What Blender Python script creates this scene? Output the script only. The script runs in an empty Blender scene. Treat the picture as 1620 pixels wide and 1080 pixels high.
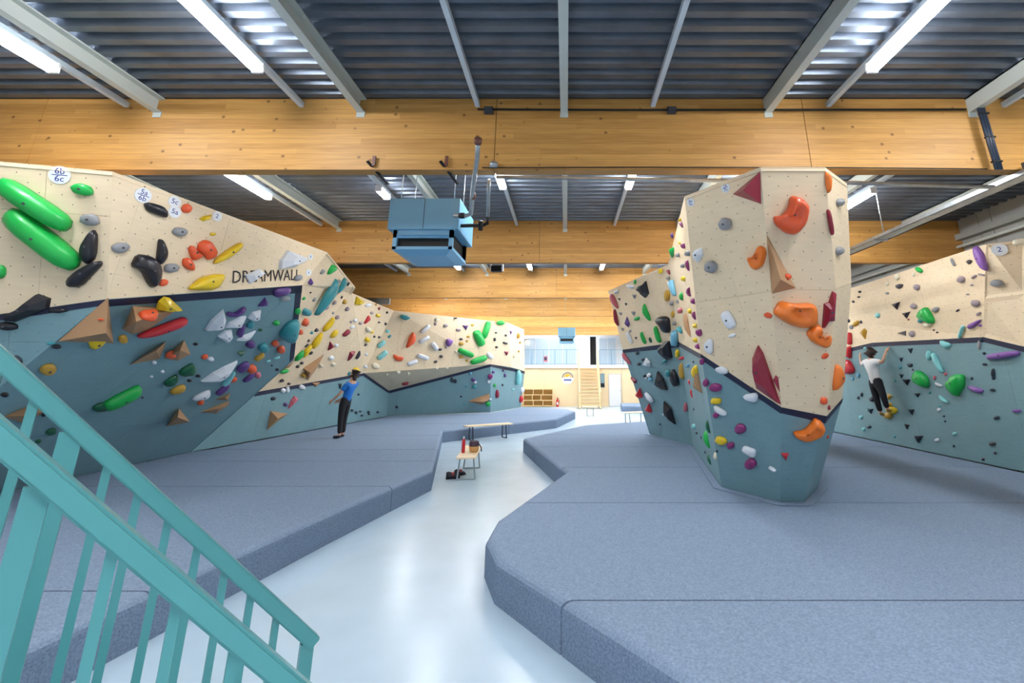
import bpy, bmesh, math, random
from mathutils import Vector, Matrix
from mathutils.bvhtree import BVHTree

random.seed(7)
D = bpy.data
scene = bpy.context.scene
COL = scene.collection

# ------------------------------------------------------------------ camera
F, CX, CY = 700.0, 896.0, 408.7            # focal length and principal point, in units of a 1620x1080 frame
PITCH = math.radians(14.75)
EYE = Vector((0, 0, 2.0))
cam_data = D.cameras.new('camera')
cam = D.objects.new('camera', cam_data)
COL.objects.link(cam)
cam.location = EYE
cam.rotation_euler = (math.pi / 2 + PITCH, 0, 0)
cam_data.sensor_fit = 'HORIZONTAL'
cam_data.sensor_width = 36
cam_data.lens = F / 1620 * 36
cam_data.shift_x = -(CX - 810) / 1620
cam_data.shift_y = -(540 - CY) / 1620
cam_data.clip_start = 0.05
cam_data.clip_end = 200
scene.camera = cam

# ------------------------------------------------------------------ world and exposure
world = D.worlds.new('world')
scene.world = world
world.use_nodes = True
world.node_tree.nodes['Background'].inputs[0].default_value = (0.75, 0.85, 1.0, 1)
world.node_tree.nodes['Background'].inputs[1].default_value = 0.3
scene.view_settings.view_transform = 'Standard'
scene.view_settings.look = 'None'
scene.view_settings.gamma = 1
scene.view_settings.use_curve_mapping = False
scene.view_settings.exposure = 1.06
LAMP = 45.0                                 # emission of the LED tubes

# ------------------------------------------------------------------ surveying helpers (photo point -> point on a real surface)
FW = Vector((0, math.cos(PITCH), math.sin(PITCH)))
UP = Vector((0, -math.sin(PITCH), math.cos(PITCH)))
RT = Vector((1, 0, 0))
def ray(x, y): return FW + RT * ((x - CX) / F) + UP * ((CY - y) / F)
def atz(x, y, z): d = ray(x, y); return EYE + d * ((z - EYE.z) / d.z)
def aty(x, y, Y): d = ray(x, y); return EYE + d * (Y / d.y)
def atx(x, y, X): d = ray(x, y); return EYE + d * (X / d.x)
def atd(x, y, dist): return EYE + ray(x, y) * dist
def plane(a, b, c): return ((b - a).cross(c - a).normalized(), a)
def atp(x, y, pl): d = ray(x, y); return EYE + d * (pl[0].dot(pl[1] - EYE) / pl[0].dot(d))

# ------------------------------------------------------------------ object helpers
def link(o, parent=None):
    COL.objects.link(o)
    if parent is not None:
        o.parent = parent
        o.matrix_parent_inverse = Matrix.Identity(4)
    return o
def tag(o, label=None, cat=None, group=None, kind=None):
    if label: o['label'] = label
    if cat: o['category'] = cat
    if group: o['group'] = group
    if kind: o['kind'] = kind
    return o
def thing(name, label, cat, loc=(0, 0, 0), rotz=0, group=None, kind=None):
    o = D.objects.new(name, None)
    o.location = loc
    o.rotation_euler = (0, 0, rotz)
    o.empty_display_size = 0.1
    return tag(link(o), label, cat, group, kind)
def mesh_obj(name, bm, mat, parent=None, smooth=False, loc=None):
    me = D.meshes.new(name)
    bmesh.ops.recalc_face_normals(bm, faces=bm.faces)
    bm.to_mesh(me)
    bm.free()
    if smooth:
        for p in me.polygons: p.use_smooth = True
    if mat is not None: me.materials.append(mat)
    o = D.objects.new(name, me)
    if loc is not None: o.location = loc
    return link(o, parent)
def raw_obj(name, verts, faces, mat, parent=None, smooth=False, loc=None):
    me = D.meshes.new(name)
    me.from_pydata([tuple(v) for v in verts], [], faces)
    me.update()
    if smooth:
        for p in me.polygons: p.use_smooth = True
    if mat is not None: me.materials.append(mat)
    o = D.objects.new(name, me)
    if loc is not None: o.location = loc
    return link(o, parent)
def share(name, me, parent=None, loc=(0, 0, 0), rot=(0, 0, 0), scale=(1, 1, 1)):
    o = D.objects.new(name, me)
    o.location = loc; o.rotation_euler = rot; o.scale = scale
    return link(o, parent)
def bbox(bm, x0, x1, y0, y1, z0, z1, bevel=0.0):
    m = Matrix.Translation(((x0 + x1) / 2, (y0 + y1) / 2, (z0 + z1) / 2)) @ Matrix.Diagonal((abs(x1 - x0), abs(y1 - y0), abs(z1 - z0), 1))
    r = bmesh.ops.create_cube(bm, size=1, matrix=m)
    if bevel:
        es = list({e for v in r['verts'] for e in v.link_edges})
        bmesh.ops.bevel(bm, geom=es, offset=bevel, segments=2, affect='EDGES', profile=0.6)
    return bm
def box(name, x0, x1, y0, y1, z0, z1, mat, parent=None, bevel=0.0, loc=None):
    return mesh_obj(name, bbox(bmesh.new(), x0, x1, y0, y1, z0, z1, bevel), mat, parent, loc=loc)
def bar_mesh(bm, a, b, w, h, up=Vector((0, 0, 1))):
    """rectangular bar from a to b, w across, h along 'up'"""
    a, b = Vector(a), Vector(b)
    d = (b - a).normalized()
    s = d.cross(up).normalized()
    u = s.cross(d).normalized()
    vs = [bm.verts.new(p + s * (i * w / 2) + u * (j * h / 2)) for p in (a, b) for i, j in ((-1, -1), (1, -1), (1, 1), (-1, 1))]
    for f in ((0, 1, 2, 3), (7, 6, 5, 4), (0, 4, 5, 1), (1, 5, 6, 2), (2, 6, 7, 3), (3, 7, 4, 0)):
        bm.faces.new([vs[i] for i in f])
    return bm
def bar(name, a, b, w, h, mat, parent=None, up=Vector((0, 0, 1))):
    bm = bar_mesh(bmesh.new(), a, b, w, h, up)
    if name == 'handrail': bmesh.ops.bevel(bm, geom=bm.edges[:], offset=0.005, segments=2, affect='EDGES')
    return mesh_obj(name, bm, mat, parent)
def tube_mesh(bm, pts, r, seg=8):
    pts = [Vector(p) for p in pts]
    rings = []
    for i, p in enumerate(pts):
        d = (pts[min(i + 1, len(pts) - 1)] - pts[max(i - 1, 0)]).normalized()
        ref = Vector((0, 0, 1)) if abs(d.z) < 0.9 else Vector((1, 0, 0))
        s = d.cross(ref).normalized(); u = s.cross(d)
        rings.append([bm.verts.new(p + (s * math.cos(t) + u * math.sin(t)) * r) for t in [2 * math.pi * k / seg for k in range(seg)]])
    for a, b in zip(rings, rings[1:]):
        for k in range(seg):
            bm.faces.new((a[k], a[(k + 1) % seg], b[(k + 1) % seg], b[k]))
    bm.faces.new(rings[0][::-1]); bm.faces.new(rings[-1])
    return bm
def tube(name, pts, r, mat, parent=None, seg=8):
    return mesh_obj(name, tube_mesh(bmesh.new(), pts, r, seg), mat, parent, smooth=True)
def lathe(name, prof, mat, parent=None, seg=16, loc=(0, 0, 0)):
    bm = bmesh.new(); rings = []
    for r, z in prof:
        rings.append([bm.verts.new((r * math.cos(2 * math.pi * k / seg), r * math.sin(2 * math.pi * k / seg), z)) for k in range(seg)])
    for a, b in zip(rings, rings[1:]):
        for k in range(seg): bm.faces.new((a[k], a[(k + 1) % seg], b[(k + 1) % seg], b[k]))
    bm.faces.new(rings[0][::-1]); bm.faces.new(rings[-1])
    return mesh_obj(name, bm, mat, parent, smooth=True, loc=loc)

# ------------------------------------------------------------------ materials
def srgb(r, g, b):
    f = lambda c: (c / 255 / 12.92) if c <= 10 else (((c / 255) + 0.055) / 1.055) ** 2.4
    return (f(r), f(g), f(b), 1)
MATS = {}
def mat(name, rgb, rough=0.5, metal=0.0, spec=0.5, emit=None, noise=None, bump=None, coat=0.0):
    """noise = (scale, amount[, stretch]) varies the colour; bump = (scale, strength)"""
    if name in MATS: return MATS[name]
    m = D.materials.new(name); m.use_nodes = True
    nt = m.node_tree; b = nt.nodes['Principled BSDF']
    c = srgb(*rgb)
    b.inputs['Base Color'].default_value = c
    b.inputs['Roughness'].default_value = rough
    b.inputs['Metallic'].default_value = metal
    b.inputs['Specular IOR Level'].default_value = spec
    b.inputs['Coat Weight'].default_value = coat
    if emit:
        b.inputs['Emission Color'].default_value = (*emit[0], 1)
        b.inputs['Emission Strength'].default_value = emit[1]
    if noise or bump:
        tc = nt.nodes.new('ShaderNodeTexCoord')
        mp = nt.nodes.new('ShaderNodeMapping'); nt.links.new(tc.outputs['Object'], mp.inputs[0])
    if noise:
        if len(noise) > 2: mp.inputs['Scale'].default_value = noise[2]
        n = nt.nodes.new('ShaderNodeTexNoise'); n.inputs['Scale'].default_value = noise[0]; n.inputs['Detail'].default_value = 4
        nt.links.new(mp.outputs[0], n.inputs[0])
        r = nt.nodes.new('ShaderNodeMapRange'); r.inputs[1].default_value = 0.3; r.inputs[2].default_value = 0.7
        r.inputs[3].default_value = 1 - noise[1]; r.inputs[4].default_value = 1 + noise[1]
        nt.links.new(n.outputs[0], r.inputs[0])
        mx = nt.nodes.new('ShaderNodeMix'); mx.data_type = 'RGBA'; mx.blend_type = 'MULTIPLY'; mx.inputs[0].default_value = 1
        mx.inputs[6].default_value = c
        nt.links.new(r.outputs[0], mx.inputs[7]); nt.links.new(mx.outputs[2], b.inputs['Base Color'])
    if bump:
        n2 = nt.nodes.new('ShaderNodeTexNoise'); n2.inputs['Scale'].default_value = bump[0]; n2.inputs['Detail'].default_value = 3
        nt.links.new(tc.outputs['Object'], n2.inputs[0])
        bp = nt.nodes.new('ShaderNodeBump'); bp.inputs['Strength'].default_value = bump[1]; bp.inputs['Distance'].default_value = 0.01
        nt.links.new(n2.outputs[0], bp.inputs['Height']); nt.links.new(bp.outputs[0], b.inputs['Normal'])
    MATS[name] = m
    return m

def panel_mat(name, rgb, rough, hole, grain):
    """painted / bare plywood with staggered bolt holes; UV is in metres on the panel"""
    m = D.materials.new(name); m.use_nodes = True
    nt = m.node_tree; b = nt.nodes['Principled BSDF']; L = nt.links
    b.inputs['Roughness'].default_value = rough
    uv = nt.nodes.new('ShaderNodeUVMap')
    def vm(op, a, v):
        n = nt.nodes.new('ShaderNodeVectorMath'); n.operation = op
        L.new(a, n.inputs[0])
        if hasattr(v, 'default_value'): L.new(v, n.inputs[1])
        else: n.inputs[1].default_value = v
        return n.outputs['Value'] if op == 'LENGTH' else n.outputs[0]
    dists = []
    for off in ((0, 0, 0), (0.11, 0.11, 0)):
        a = vm('ADD', uv.outputs[0], off)
        a = vm('DIVIDE', a, (0.22, 0.22, 1))
        a = vm('FRACTION', a, (0, 0, 0))
        a = vm('SUBTRACT', a, (0.5, 0.5, 0))
        a = vm('MULTIPLY', a, (0.22, 0.22, 0))
        dists.append(vm('LENGTH', a, (0, 0, 0)))
    mn = nt.nodes.new('ShaderNodeMath'); mn.operation = 'MINIMUM'; L.new(dists[0], mn.inputs[0]); L.new(dists[1], mn.inputs[1])
    lt = nt.nodes.new('ShaderNodeMath'); lt.operation = 'LESS_THAN'; lt.inputs[1].default_value = 0.0062; L.new(mn.outputs[0], lt.inputs[0])
    mp = nt.nodes.new('ShaderNodeMapping'); L.new(uv.outputs[0], mp.inputs[0]); mp.inputs['Scale'].default_value = (1.2, 9, 1)
    n = nt.nodes.new('ShaderNodeTexNoise'); n.inputs['Scale'].default_value = 3; n.inputs['Detail'].default_value = 6; L.new(mp.outputs[0], n.inputs[0])
    n2 = nt.nodes.new('ShaderNodeTexNoise'); n2.inputs['Scale'].default_value = 2.2; n2.inputs['Detail'].default_value = 5; L.new(uv.outputs[0], n2.inputs[0])
    ad = nt.nodes.new('ShaderNodeMath'); ad.operation = 'ADD'; L.new(n.outputs[0], ad.inputs[0]); L.new(n2.outputs[0], ad.inputs[1])
    r = nt.nodes.new('ShaderNodeMapRange'); r.inputs[1].default_value = 0.7; r.inputs[2].default_value = 1.3
    r.inputs[3].default_value = 1 - grain; r.inputs[4].default_value = 1 + grain; L.new(ad.outputs[0], r.inputs[0])
    mx = nt.nodes.new('ShaderNodeMix'); mx.data_type = 'RGBA'; mx.blend_type = 'MULTIPLY'; mx.inputs[0].default_value = 1
    mx.inputs[6].default_value = srgb(*rgb); L.new(r.outputs[0], mx.inputs[7])
    m2 = nt.nodes.new('ShaderNodeMix'); m2.data_type = 'RGBA'
    L.new(lt.outputs[0], m2.inputs[0]); L.new(mx.outputs[2], m2.inputs[6]); m2.inputs[7].default_value = srgb(*hole)
    L.new(m2.outputs[2], b.inputs['Base Color'])
    bp = nt.nodes.new('ShaderNodeBump'); bp.inputs['Strength'].default_value = 0.6; bp.inputs['Distance'].default_value = 0.004; bp.invert = True
    L.new(lt.outputs[0], bp.inputs['Height']); L.new(bp.outputs[0], b.inputs['Normal'])
    MATS[name] = m
    return m

def glulam_mat():
    m = D.materials.new('glulam'); m.use_nodes = True
    nt = m.node_tree; b = nt.nodes['Principled BSDF']; L = nt.links
    b.inputs['Roughness'].default_value = 0.55
    tc = nt.nodes.new('ShaderNodeTexCoord')
    sep = nt.nodes.new('ShaderNodeSeparateXYZ'); L.new(tc.outputs['Object'], sep.inputs[0])
    fl = nt.nodes.new('ShaderNodeMath'); fl.operation = 'MULTIPLY'; fl.inputs[1].default_value = 1 / 0.075; L.new(sep.outputs[2], fl.inputs[0])
    fl2 = nt.nodes.new('ShaderNodeMath'); fl2.operation = 'FLOOR'; L.new(fl.outputs[0], fl2.inputs[0])
    # board tint: white noise per lamella and per 2.5 m board length
    bx = nt.nodes.new('ShaderNodeMath'); bx.operation = 'MULTIPLY_ADD'; bx.inputs[1].default_value = 0.31; L.new(sep.outputs[0], bx.inputs[0])
    of = nt.nodes.new('ShaderNodeMath'); of.operation = 'MULTIPLY'; of.inputs[1].default_value = 0.37; L.new(fl2.outputs[0], of.inputs[0]); L.new(of.outputs[0], bx.inputs[2])
    bf = nt.nodes.new('ShaderNodeMath'); bf.operation = 'FLOOR'; L.new(bx.outputs[0], bf.inputs[0])
    cb = nt.nodes.new('ShaderNodeCombineXYZ'); L.new(bf.outputs[0], cb.inputs[0]); L.new(fl2.outputs[0], cb.inputs[2])
    wn = nt.nodes.new('ShaderNodeTexWhiteNoise'); L.new(cb.outputs[0], wn.inputs[0])
    mp = nt.nodes.new('ShaderNodeMapping'); mp.inputs['Scale'].default_value = (0.7, 6, 14); L.new(tc.outputs['Object'], mp.inputs[0])
    gr = nt.nodes.new('ShaderNodeTexNoise'); gr.inputs['Scale'].default_value = 3; gr.inputs['Detail'].default_value = 6; L.new(mp.outputs[0], gr.inputs[0])
    ad = nt.nodes.new('ShaderNodeMath'); ad.operation = 'MULTIPLY_ADD'; ad.inputs[1].default_value = 0.4; L.new(wn.outputs[0], ad.inputs[0]); L.new(gr.outputs[0], ad.inputs[2])
    cr = nt.nodes.new('ShaderNodeValToRGB'); L.new(ad.outputs[0], cr.inputs[0])
    cr.color_ramp.elements[0].position = 0.3; cr.color_ramp.elements[0].color = srgb(176, 124, 58)
    cr.color_ramp.elements[1].position = 0.95; cr.color_ramp.elements[1].color = srgb(213, 160, 88)
    # knots
    mk = nt.nodes.new('ShaderNodeMapping'); mk.inputs['Scale'].default_value = (4.6, 4.6, 5.2); L.new(tc.outputs['Object'], mk.inputs[0])
    vo = nt.nodes.new('ShaderNodeTexVoronoi'); vo.inputs['Scale'].default_value = 1.0; L.new(mk.outputs[0], vo.inputs['Vector'])
    kn = nt.nodes.new('ShaderNodeMapRange'); kn.inputs[1].default_value = 0.07; kn.inputs[2].default_value = 0.14; kn.inputs[3].default_value = 0.7; kn.inputs[4].default_value = 0.0; L.new(vo.outputs['Distance'], kn.inputs[0])
    mx = nt.nodes.new('ShaderNodeMix'); mx.data_type = 'RGBA'; L.new(kn.outputs[0], mx.inputs[0]); L.new(cr.outputs[0], mx.inputs[6]); mx.inputs[7].default_value = srgb(92, 52, 22)
    # glue lines
    fr = nt.nodes.new('ShaderNodeMath'); fr.operation = 'FRACT'; L.new(fl.outputs[0], fr.inputs[0])
    gl = nt.nodes.new('ShaderNodeMath'); gl.operation = 'LESS_THAN'; gl.inputs[1].default_value = 0.07; L.new(fr.outputs[0], gl.inputs[0])
    g2 = nt.nodes.new('ShaderNodeMath'); g2.operation = 'MULTIPLY'; g2.inputs[1].default_value = 0.35; L.new(gl.outputs[0], g2.inputs[0])
    m2 = nt.nodes.new('ShaderNodeMix'); m2.data_type = 'RGBA'; L.new(g2.outputs[0], m2.inputs[0]); L.new(mx.outputs[2], m2.inputs[6]); m2.inputs[7].default_value = srgb(120, 72, 28)
    L.new(m2.outputs[2], b.inputs['Base Color'])
    MATS['glulam'] = m
    return m

M_PLY = panel_mat('bare_plywood', (232, 210, 176), 0.55, (84, 66, 52), 0.05)
M_BLUE = panel_mat('blue_paint_ply', (119, 155, 162), 0.5, (90, 122, 130), 0.05)
M_GLU = glulam_mat()
M_NAVY = mat('navy_stripe', (30, 34, 62), 0.5)
M_DECK = mat('roof_deck_steel', (112, 121, 134), 0.42, 0.7, noise=(3, 0.15))
M_PURLIN = mat('purlin_paint', (196, 202, 196), 0.5)
M_TRACK = mat('track_paint', (205, 214, 222), 0.45)
M_FLOOR = mat('resin_floor', (186, 207, 222), 0.24, noise=(1.6, 0.04))
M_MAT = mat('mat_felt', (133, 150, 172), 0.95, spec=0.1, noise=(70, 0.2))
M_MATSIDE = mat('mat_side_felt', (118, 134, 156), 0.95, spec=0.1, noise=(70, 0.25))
M_GREYWALL = mat('grey_sandwich_panel', (168, 170, 168), 0.6)
M_DARKGREY = mat('dark_grey', (70, 72, 76), 0.6)
M_WHITE = mat('white_paint', (228, 230, 232), 0.5)
M_LED = mat('led_tube', (255, 255, 255), 0.4, emit=((0.93, 0.96, 1.0), LAMP))
M_TEAL = mat('teal_railing_paint', (74, 144, 146), 0.35, coat=0.2)
M_HEAT = mat('heater_blue', (116, 172, 206), 0.4)
M_BLACK = mat('black_void', (14, 14, 16), 0.6)
M_GALV = mat('galvanised_steel', (172, 178, 182), 0.35, 0.7, noise=(8, 0.15))
M_RUST = mat('copper_clamp', (112, 66, 52), 0.5)
M_PINE = mat('pine_board', (236, 204, 148), 0.55, noise=(4, 0.08, (1, 1, 8)))
M_BIRCH = mat('birch_ply', (240, 218, 182), 0.5, noise=(3, 0.04))
M_VOLWOOD = mat('volume_wood', (178, 140, 104), 0.6, noise=(6, 0.08))
M_INK = mat('marker_ink', (40, 62, 140), 0.6)
M_LETTER = mat('black_lettering', (40, 34, 34), 0.6)
M_CHARCOAL = mat('charcoal_metal', (48, 58, 74), 0.4)

# ------------------------------------------------------------------ hall shell
XW, Y0, Y1, ZD = 9.6, -5.6, 36.0, 5.66
tag(box('floor', -XW, XW, Y0, Y1, -0.1, 0.0, M_FLOOR), 'pale blue glossy poured floor of the climbing hall', kind='structure')
def deck():
    bm = bmesh.new()
    prof = []
    y = Y0
    while y < Y1:
        prof += [(y, 0), (y + 0.085, 0), (y + 0.115, 0.07), (y + 0.17, 0.07)]
        y += 0.2
    prof.append((y, 0))
    lo = [(bm.verts.new((-XW, a, ZD + b)), bm.verts.new((XW, a, ZD + b))) for a, b in prof]
    for (a, b), (c, d) in zip(lo, lo[1:]): bm.faces.new((a, b, d, c))
    t = [bm.verts.new(p) for p in ((-XW, Y0, ZD + 0.2), (XW, Y0, ZD + 0.2), (XW, y, ZD + 0.2), (-XW, y, ZD + 0.2))]
    bm.faces.new(t)
    return mesh_obj('ceiling', bm, M_DECK)
tag(deck(), 'dark corrugated steel roof deck over the hall', kind='structure')
def hall_wall(name, side):
    root = thing(name, 'grey sandwich panel hall wall behind the climbing walls', None, kind='structure')
    y = Y0
    k = 0
    while y < Y1:
        w = 1.6 if k % 2 == 0 else 0.32
        box('panel', side * XW, side * (XW + 0.1), y + 0.008, min(y + w, Y1) - 0.008, 0, ZD + 0.1, M_GREYWALL, root)
        y += w; k += 1
    box('backing', side * (XW + 0.1), side * (XW + 0.16), Y0, Y1, 0, ZD + 0.1, M_DARKGREY, root)
    return root
hall_wall('wall_left', -1)
hall_wall('wall_right', 1)
tag(box('wall_front', -XW, XW, Y0 - 0.1, Y0, 0, ZD + 0.1, M_WHITE), 'plain white end wall of the hall', kind='structure')

tag(box('wall_partition', -9.5, -6.27, 15.55, 15.65, 4.42, 5.6, M_GREYWALL), 'short light grey wall piece above the long climbing wall', kind='structure')
# ------------------------------------------------------------------ roof beams, purlins, light tracks
BEAM_Y = [5.31 + 4.96 * k for k in range(-1, 6)]
ordn = ['', 'first', 'second', 'third', 'fourth', 'fifth', 'sixth']
for k, y in enumerate(BEAM_Y):
    if k == 0:
        lab = 'honey coloured glulam roof beam over the foot of the teal stair'
    else:
        lab = ['honey glulam beam with the vertical cable conduit, widest gap before the heater',
               'honey glulam beam right behind the large blue heater', 'honey glulam beam third after the conduit beam, two lamp glows on it',
               'honey glulam beam between two others, beyond the cave wall top', 'honey glulam beam in front of the small hanging heater',
               'honey glulam beam just over the gallery railing'][k - 1]
    o = thing('glulam_beam', lab, 'roof beam', (0, y, 4.6), group='glulam roof beams')
    xs = [-XW, -7.1, -1.25 + 0.3 * k, 3.62 - 0.4 * k, XW]
    for a, b in zip(xs, xs[1:]):
        box('beam_section', a + 0.004, b - 0.004, 0, 0.16, 0, ZD - 4.6, M_GLU, o)
PURLIN_X = [-8.3, -5.55, -2.79, -0.03, 2.74, 5.51, 8.27]
BAYS = ['over the stair', 'before the conduit beam', 'in the large heater bay', 'just past the large heater bay',
        'between the third and fourth beams', 'between the fourth and fifth beams', 'above the small far heater', 'over the gallery, added to brighten it']
BAYS = [BAYS[0], BAYS[1]] + BAYS[2:]
for j, (ya, yb) in enumerate(zip([Y0] + [y + 0.16 for y in BEAM_Y], BEAM_Y + [Y1])):
    for i, x in enumerate(PURLIN_X):
        if yb - ya < 0.2: continue
        o = thing('roof_purlin', 'pale grey steel purlin under the roof deck ' + BAYS[j], 'purlin', (x, ya, 5.44), group='roof purlins')
        L = yb - ya
        bm = bmesh.new()
        bbox(bm, -0.05, 0.05, 0, L, 0, 0.02); bbox(bm, -0.05, -0.03, 0, L, 0.02, ZD - 5.44); bbox(bm, -0.05, 0.05, 0, L, ZD - 5.46, ZD - 5.44)
        mesh_obj('web', bm, M_PURLIN, o)
        if j < len(BEAM_Y): box('bracket', -0.055, 0.055, L - 0.012, L, -0.07, 0.02, M_PURLIN, o)
TRACK_X = [-6.0, -3.61, -1.21, 1.18, 3.57, 5.97]
for j, (ya, yb) in enumerate(zip([Y0] + [y + 0.16 for y in BEAM_Y], BEAM_Y + [Y1])):
    for i, x in enumerate(TRACK_X):
        tag(box('lamp_track', -0.03, 0.03, 0, yb - ya, 0, 0.07, M_TRACK, loc=(x, ya, 5.53)), 'thin pale lamp track under the roof deck ' + BAYS[j], 'lamp track', 'lamp tracks under the deck')
def tube_lamp(x, y, lab, ln=1.5):
    o = thing('tube_lamp', lab, 'lamp', (x, y, 5.53), group='LED tube lamps')
    bm = bmesh.new(); bbox(bm, -0.05, 0.05, -0.02, ln + 0.02, -0.05, 0.0)
    mesh_obj('housing', bm, M_WHITE, o)
    bm = bmesh.new()
    vs = []
    for yy in (0, ln):
        vs.append([bm.verts.new((px, yy, pz)) for px, pz in ((-0.055, -0.05), (-0.07, -0.075), (-0.05, -0.115), (0.05, -0.115), (0.07, -0.075), (0.055, -0.05))])
    n = 6
    for k in range(n): bm.faces.new((vs[0][k], vs[0][(k + 1) % n], vs[1][(k + 1) % n], vs[1][k]))
    bm.faces.new(vs[0]); bm.faces.new(vs[1][::-1])
    mesh_obj('diffuser', bm, M_LED, o)
    for yy in (-0.03, ln): box('end_cap', -0.06, 0.06, yy, yy + 0.03, -0.12, 0.0, M_WHITE, o)
    return o
LAMPS = [(-1, -3.4), (0, -0.9), (1, 2.93), (2, 6.8), (3, 12.95), (4, 17.8), (5, 22.8), (5, 20.6), (6, 27.6), (6, 25.5), (7, 31.0)]  # far bays' second rows and the gallery row are added to brighten that end
for j, y in LAMPS:
    for x in TRACK_X:
        if j == 1 and abs(x) < 2: continue
        if j == 3 and x < -5 and y > 12: continue
        if j == 7 and abs(x) > 2: continue
        ln, yy = (0.4, 7.9) if (j == 2 and -5 < x < -3) else (1.5, y - 0.5 if j == 2 and abs(x) < 2 else (8.0 if j == 2 and x > 5 else y))
        bay = {-1: 'over the stair', 0: 'over the stair', 1: 'in the bay before the conduit beam', 2: 'in the bay of the large blue heater',
               3: 'in the bay just past the large blue heater', 4: 'deep in the hall past the third beam', 5: 'in the small far heater bay, one row added', 6: 'in the last bay before the gallery, one row added', 7: 'over the gallery, added to brighten it'}[j]
        tube_lamp(x, yy, 'short bright LED lamp beside the large blue heater' if ln < 1 else 'bright white LED tube lamp hanging ' + bay, ln)

# ------------------------------------------------------------------ climbing walls: facets cut into plywood sheets
TRI_V, TRI_F, TRI_TAG = [], [], []
def facet(root, name, pts, m, where, seams=(1.22, 1.4), thick=0.02, hidden=False, voff=0.0):
    """planar-ish polygon of world points -> sheets with thin joints, children of root"""
    pts = [Vector(p) for p in pts]
    c = sum(pts, Vector()) / len(pts)
    n = Vector()
    for i in range(len(pts)): n += (pts[i] - c).cross(pts[(i + 1) % len(pts)] - c)
    n.normalize()
    if (n.dot(EYE - c) < 0) != hidden: n = -n
    t = Vector((0, 0, 1)).cross(n)
    t = t.normalized() if t.length > 1e-3 else Vector((1, 0, 0))
    u = n.cross(t)
    bm = bmesh.new()
    bm.faces.new([bm.verts.new(p) for p in pts])
    bmesh.ops.connect_verts_nonplanar(bm, angle_limit=0.12, faces=bm.faces)
    o0 = pts[0]
    def cut(axis, step, off):
        ds = [(v.co - o0).dot(axis) for v in bm.verts]
        k = math.ceil((min(ds) - off) / step)
        while off + k * step < max(ds):
            d = off + k * step
            if d - min(ds) > 0.12 and max(ds) - d > 0.12:
                bmesh.ops.bisect_plane(bm, geom=bm.verts[:] + bm.edges[:] + bm.faces[:], plane_co=o0 + axis * d, plane_no=axis)
            k += 1
    if seams:
        cut(t, seams[0], 0.37); cut(u, seams[1], voff)
    for f in bm.faces:
        q = [v.co.copy() for v in f.verts]
        if f.calc_area() < 1e-4: continue
        base = len(TRI_V)
        TRI_V.extend(q)
        for i in range(1, len(q) - 1):
            TRI_F.append((base, base + i, base + i + 1)); TRI_TAG.append(where)
        cc = f.calc_center_median()
        w = []
        for p in q:
            e = (p - cc); w.append(p - e * (0.0018 / max(e.length, 0.05)))
        k = len(w)
        org = cc
        verts = [p - org for p in w] + [p - n * thick - org for p in w]
        faces = [list(range(k)), list(range(2 * k - 1, k - 1, -1))] + [[i, i + k, (i + 1) % k + k, (i + 1) % k] for i in range(k)]
        nn = (w[1] - w[0]).cross(w[2] - w[1])
        if nn.dot(n) < 0: faces = [x[::-1] for x in faces]
        ob = raw_obj(name, verts, faces, m, root, loc=org)
        uvl = ob.data.uv_layers.new(name='UVMap')
        for lp in ob.data.loops:
            p = ob.data.vertices[lp.vertex_index].co + org - o0
            uvl.data[lp.index].uv = (p.dot(t), p.dot(u))
    bm.free()
    return (n, c)
def stripe(root, quads):
    """navy band: list of quads of world points, 5 mm proud along the given normal"""
    for pts, n in quads:
        pts = [Vector(p) for p in pts]
        n = n if n.dot(EYE - pts[0]) > 0 else -n
        c = sum(pts, Vector()) / 4
        verts = [p + n * 0.006 - c for p in pts] + [p - n * 0.004 - c for p in pts]
        bm = bmesh.new()
        vs = [bm.verts.new(v) for v in verts]
        for f in ((0, 1, 2, 3), (7, 6, 5, 4), (0, 4, 5, 1), (1, 5, 6, 2), (2, 6, 7, 3), (3, 7, 4, 0)): bm.faces.new([vs[i] for i in f])
        mesh_obj('navy_stripe', bm, M_NAVY, root, loc=c)

# ---- long overhanging wall with the cave
WL = thing('climbing_wall', 'long angular climbing wall, bare plywood over blue, with a deep overhang and a cave', 'climbing wall')
ZT, ZM = 4.4, 0.355
a_t0 = atz(0, 255, ZT); a_t1 = atz(178, 271, ZT); a_s1 = aty(170, 473, 5.35)
plA1 = plane(a_t0, a_t1, a_s1)
a_tL = a_t1 + (a_t0 - a_t1) * 3.2
a_sL = atp(-280, 536, plA1); a_s0 = atp(0, 497, plA1)
a_t2 = atz(518, 399, ZT); a_s2 = aty(478, 451, 8.5)
plA2 = plane(a_t1, a_t2, a_s1)
a_s2 = atp(478, 451, plA2)
base1 = atz(300, 715, ZM)
plA3 = plane(a_s1, a_s2, base1)
kL = atp(-120, 710, plA3)
# point where the overhang leaves the base line, off to the side
def on_base(pl, X):                        # point of plane at z = ZM with given X
    n, p = pl; return Vector((X, (n.dot(p) - n.x * X - n.z * ZM) / n.y, ZM))
nA3 = plA3[0]
dirb = Vector((nA3.y, -nA3.x, 0)).normalized()
if dirb.y > 0: dirb = -dirb
base0 = base1 + dirb * 4.6
e1 = atp(464, 568, plA3)
W1 = 'beige return face beside the teal stair'
W2 = 'beige upper face with the black lettering'
W3 = 'blue overhang under the lettering'
W1b = 'pale blue face beside the teal stair'
facet(WL, 'plywood_panel', [a_tL, a_t0, a_t1, a_s1, a_s0, a_sL], M_PLY, W1, voff=-0.55)
facet(WL, 'plywood_panel', [a_t1, a_t2, a_s2, a_s1], M_PLY, W2, voff=-1.2)
facet(WL, 'blue_panel', [a_s1, a_s2, e1, base1, base0, kL], M_BLUE, W3, seams=(1.22, 2.44))
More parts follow.
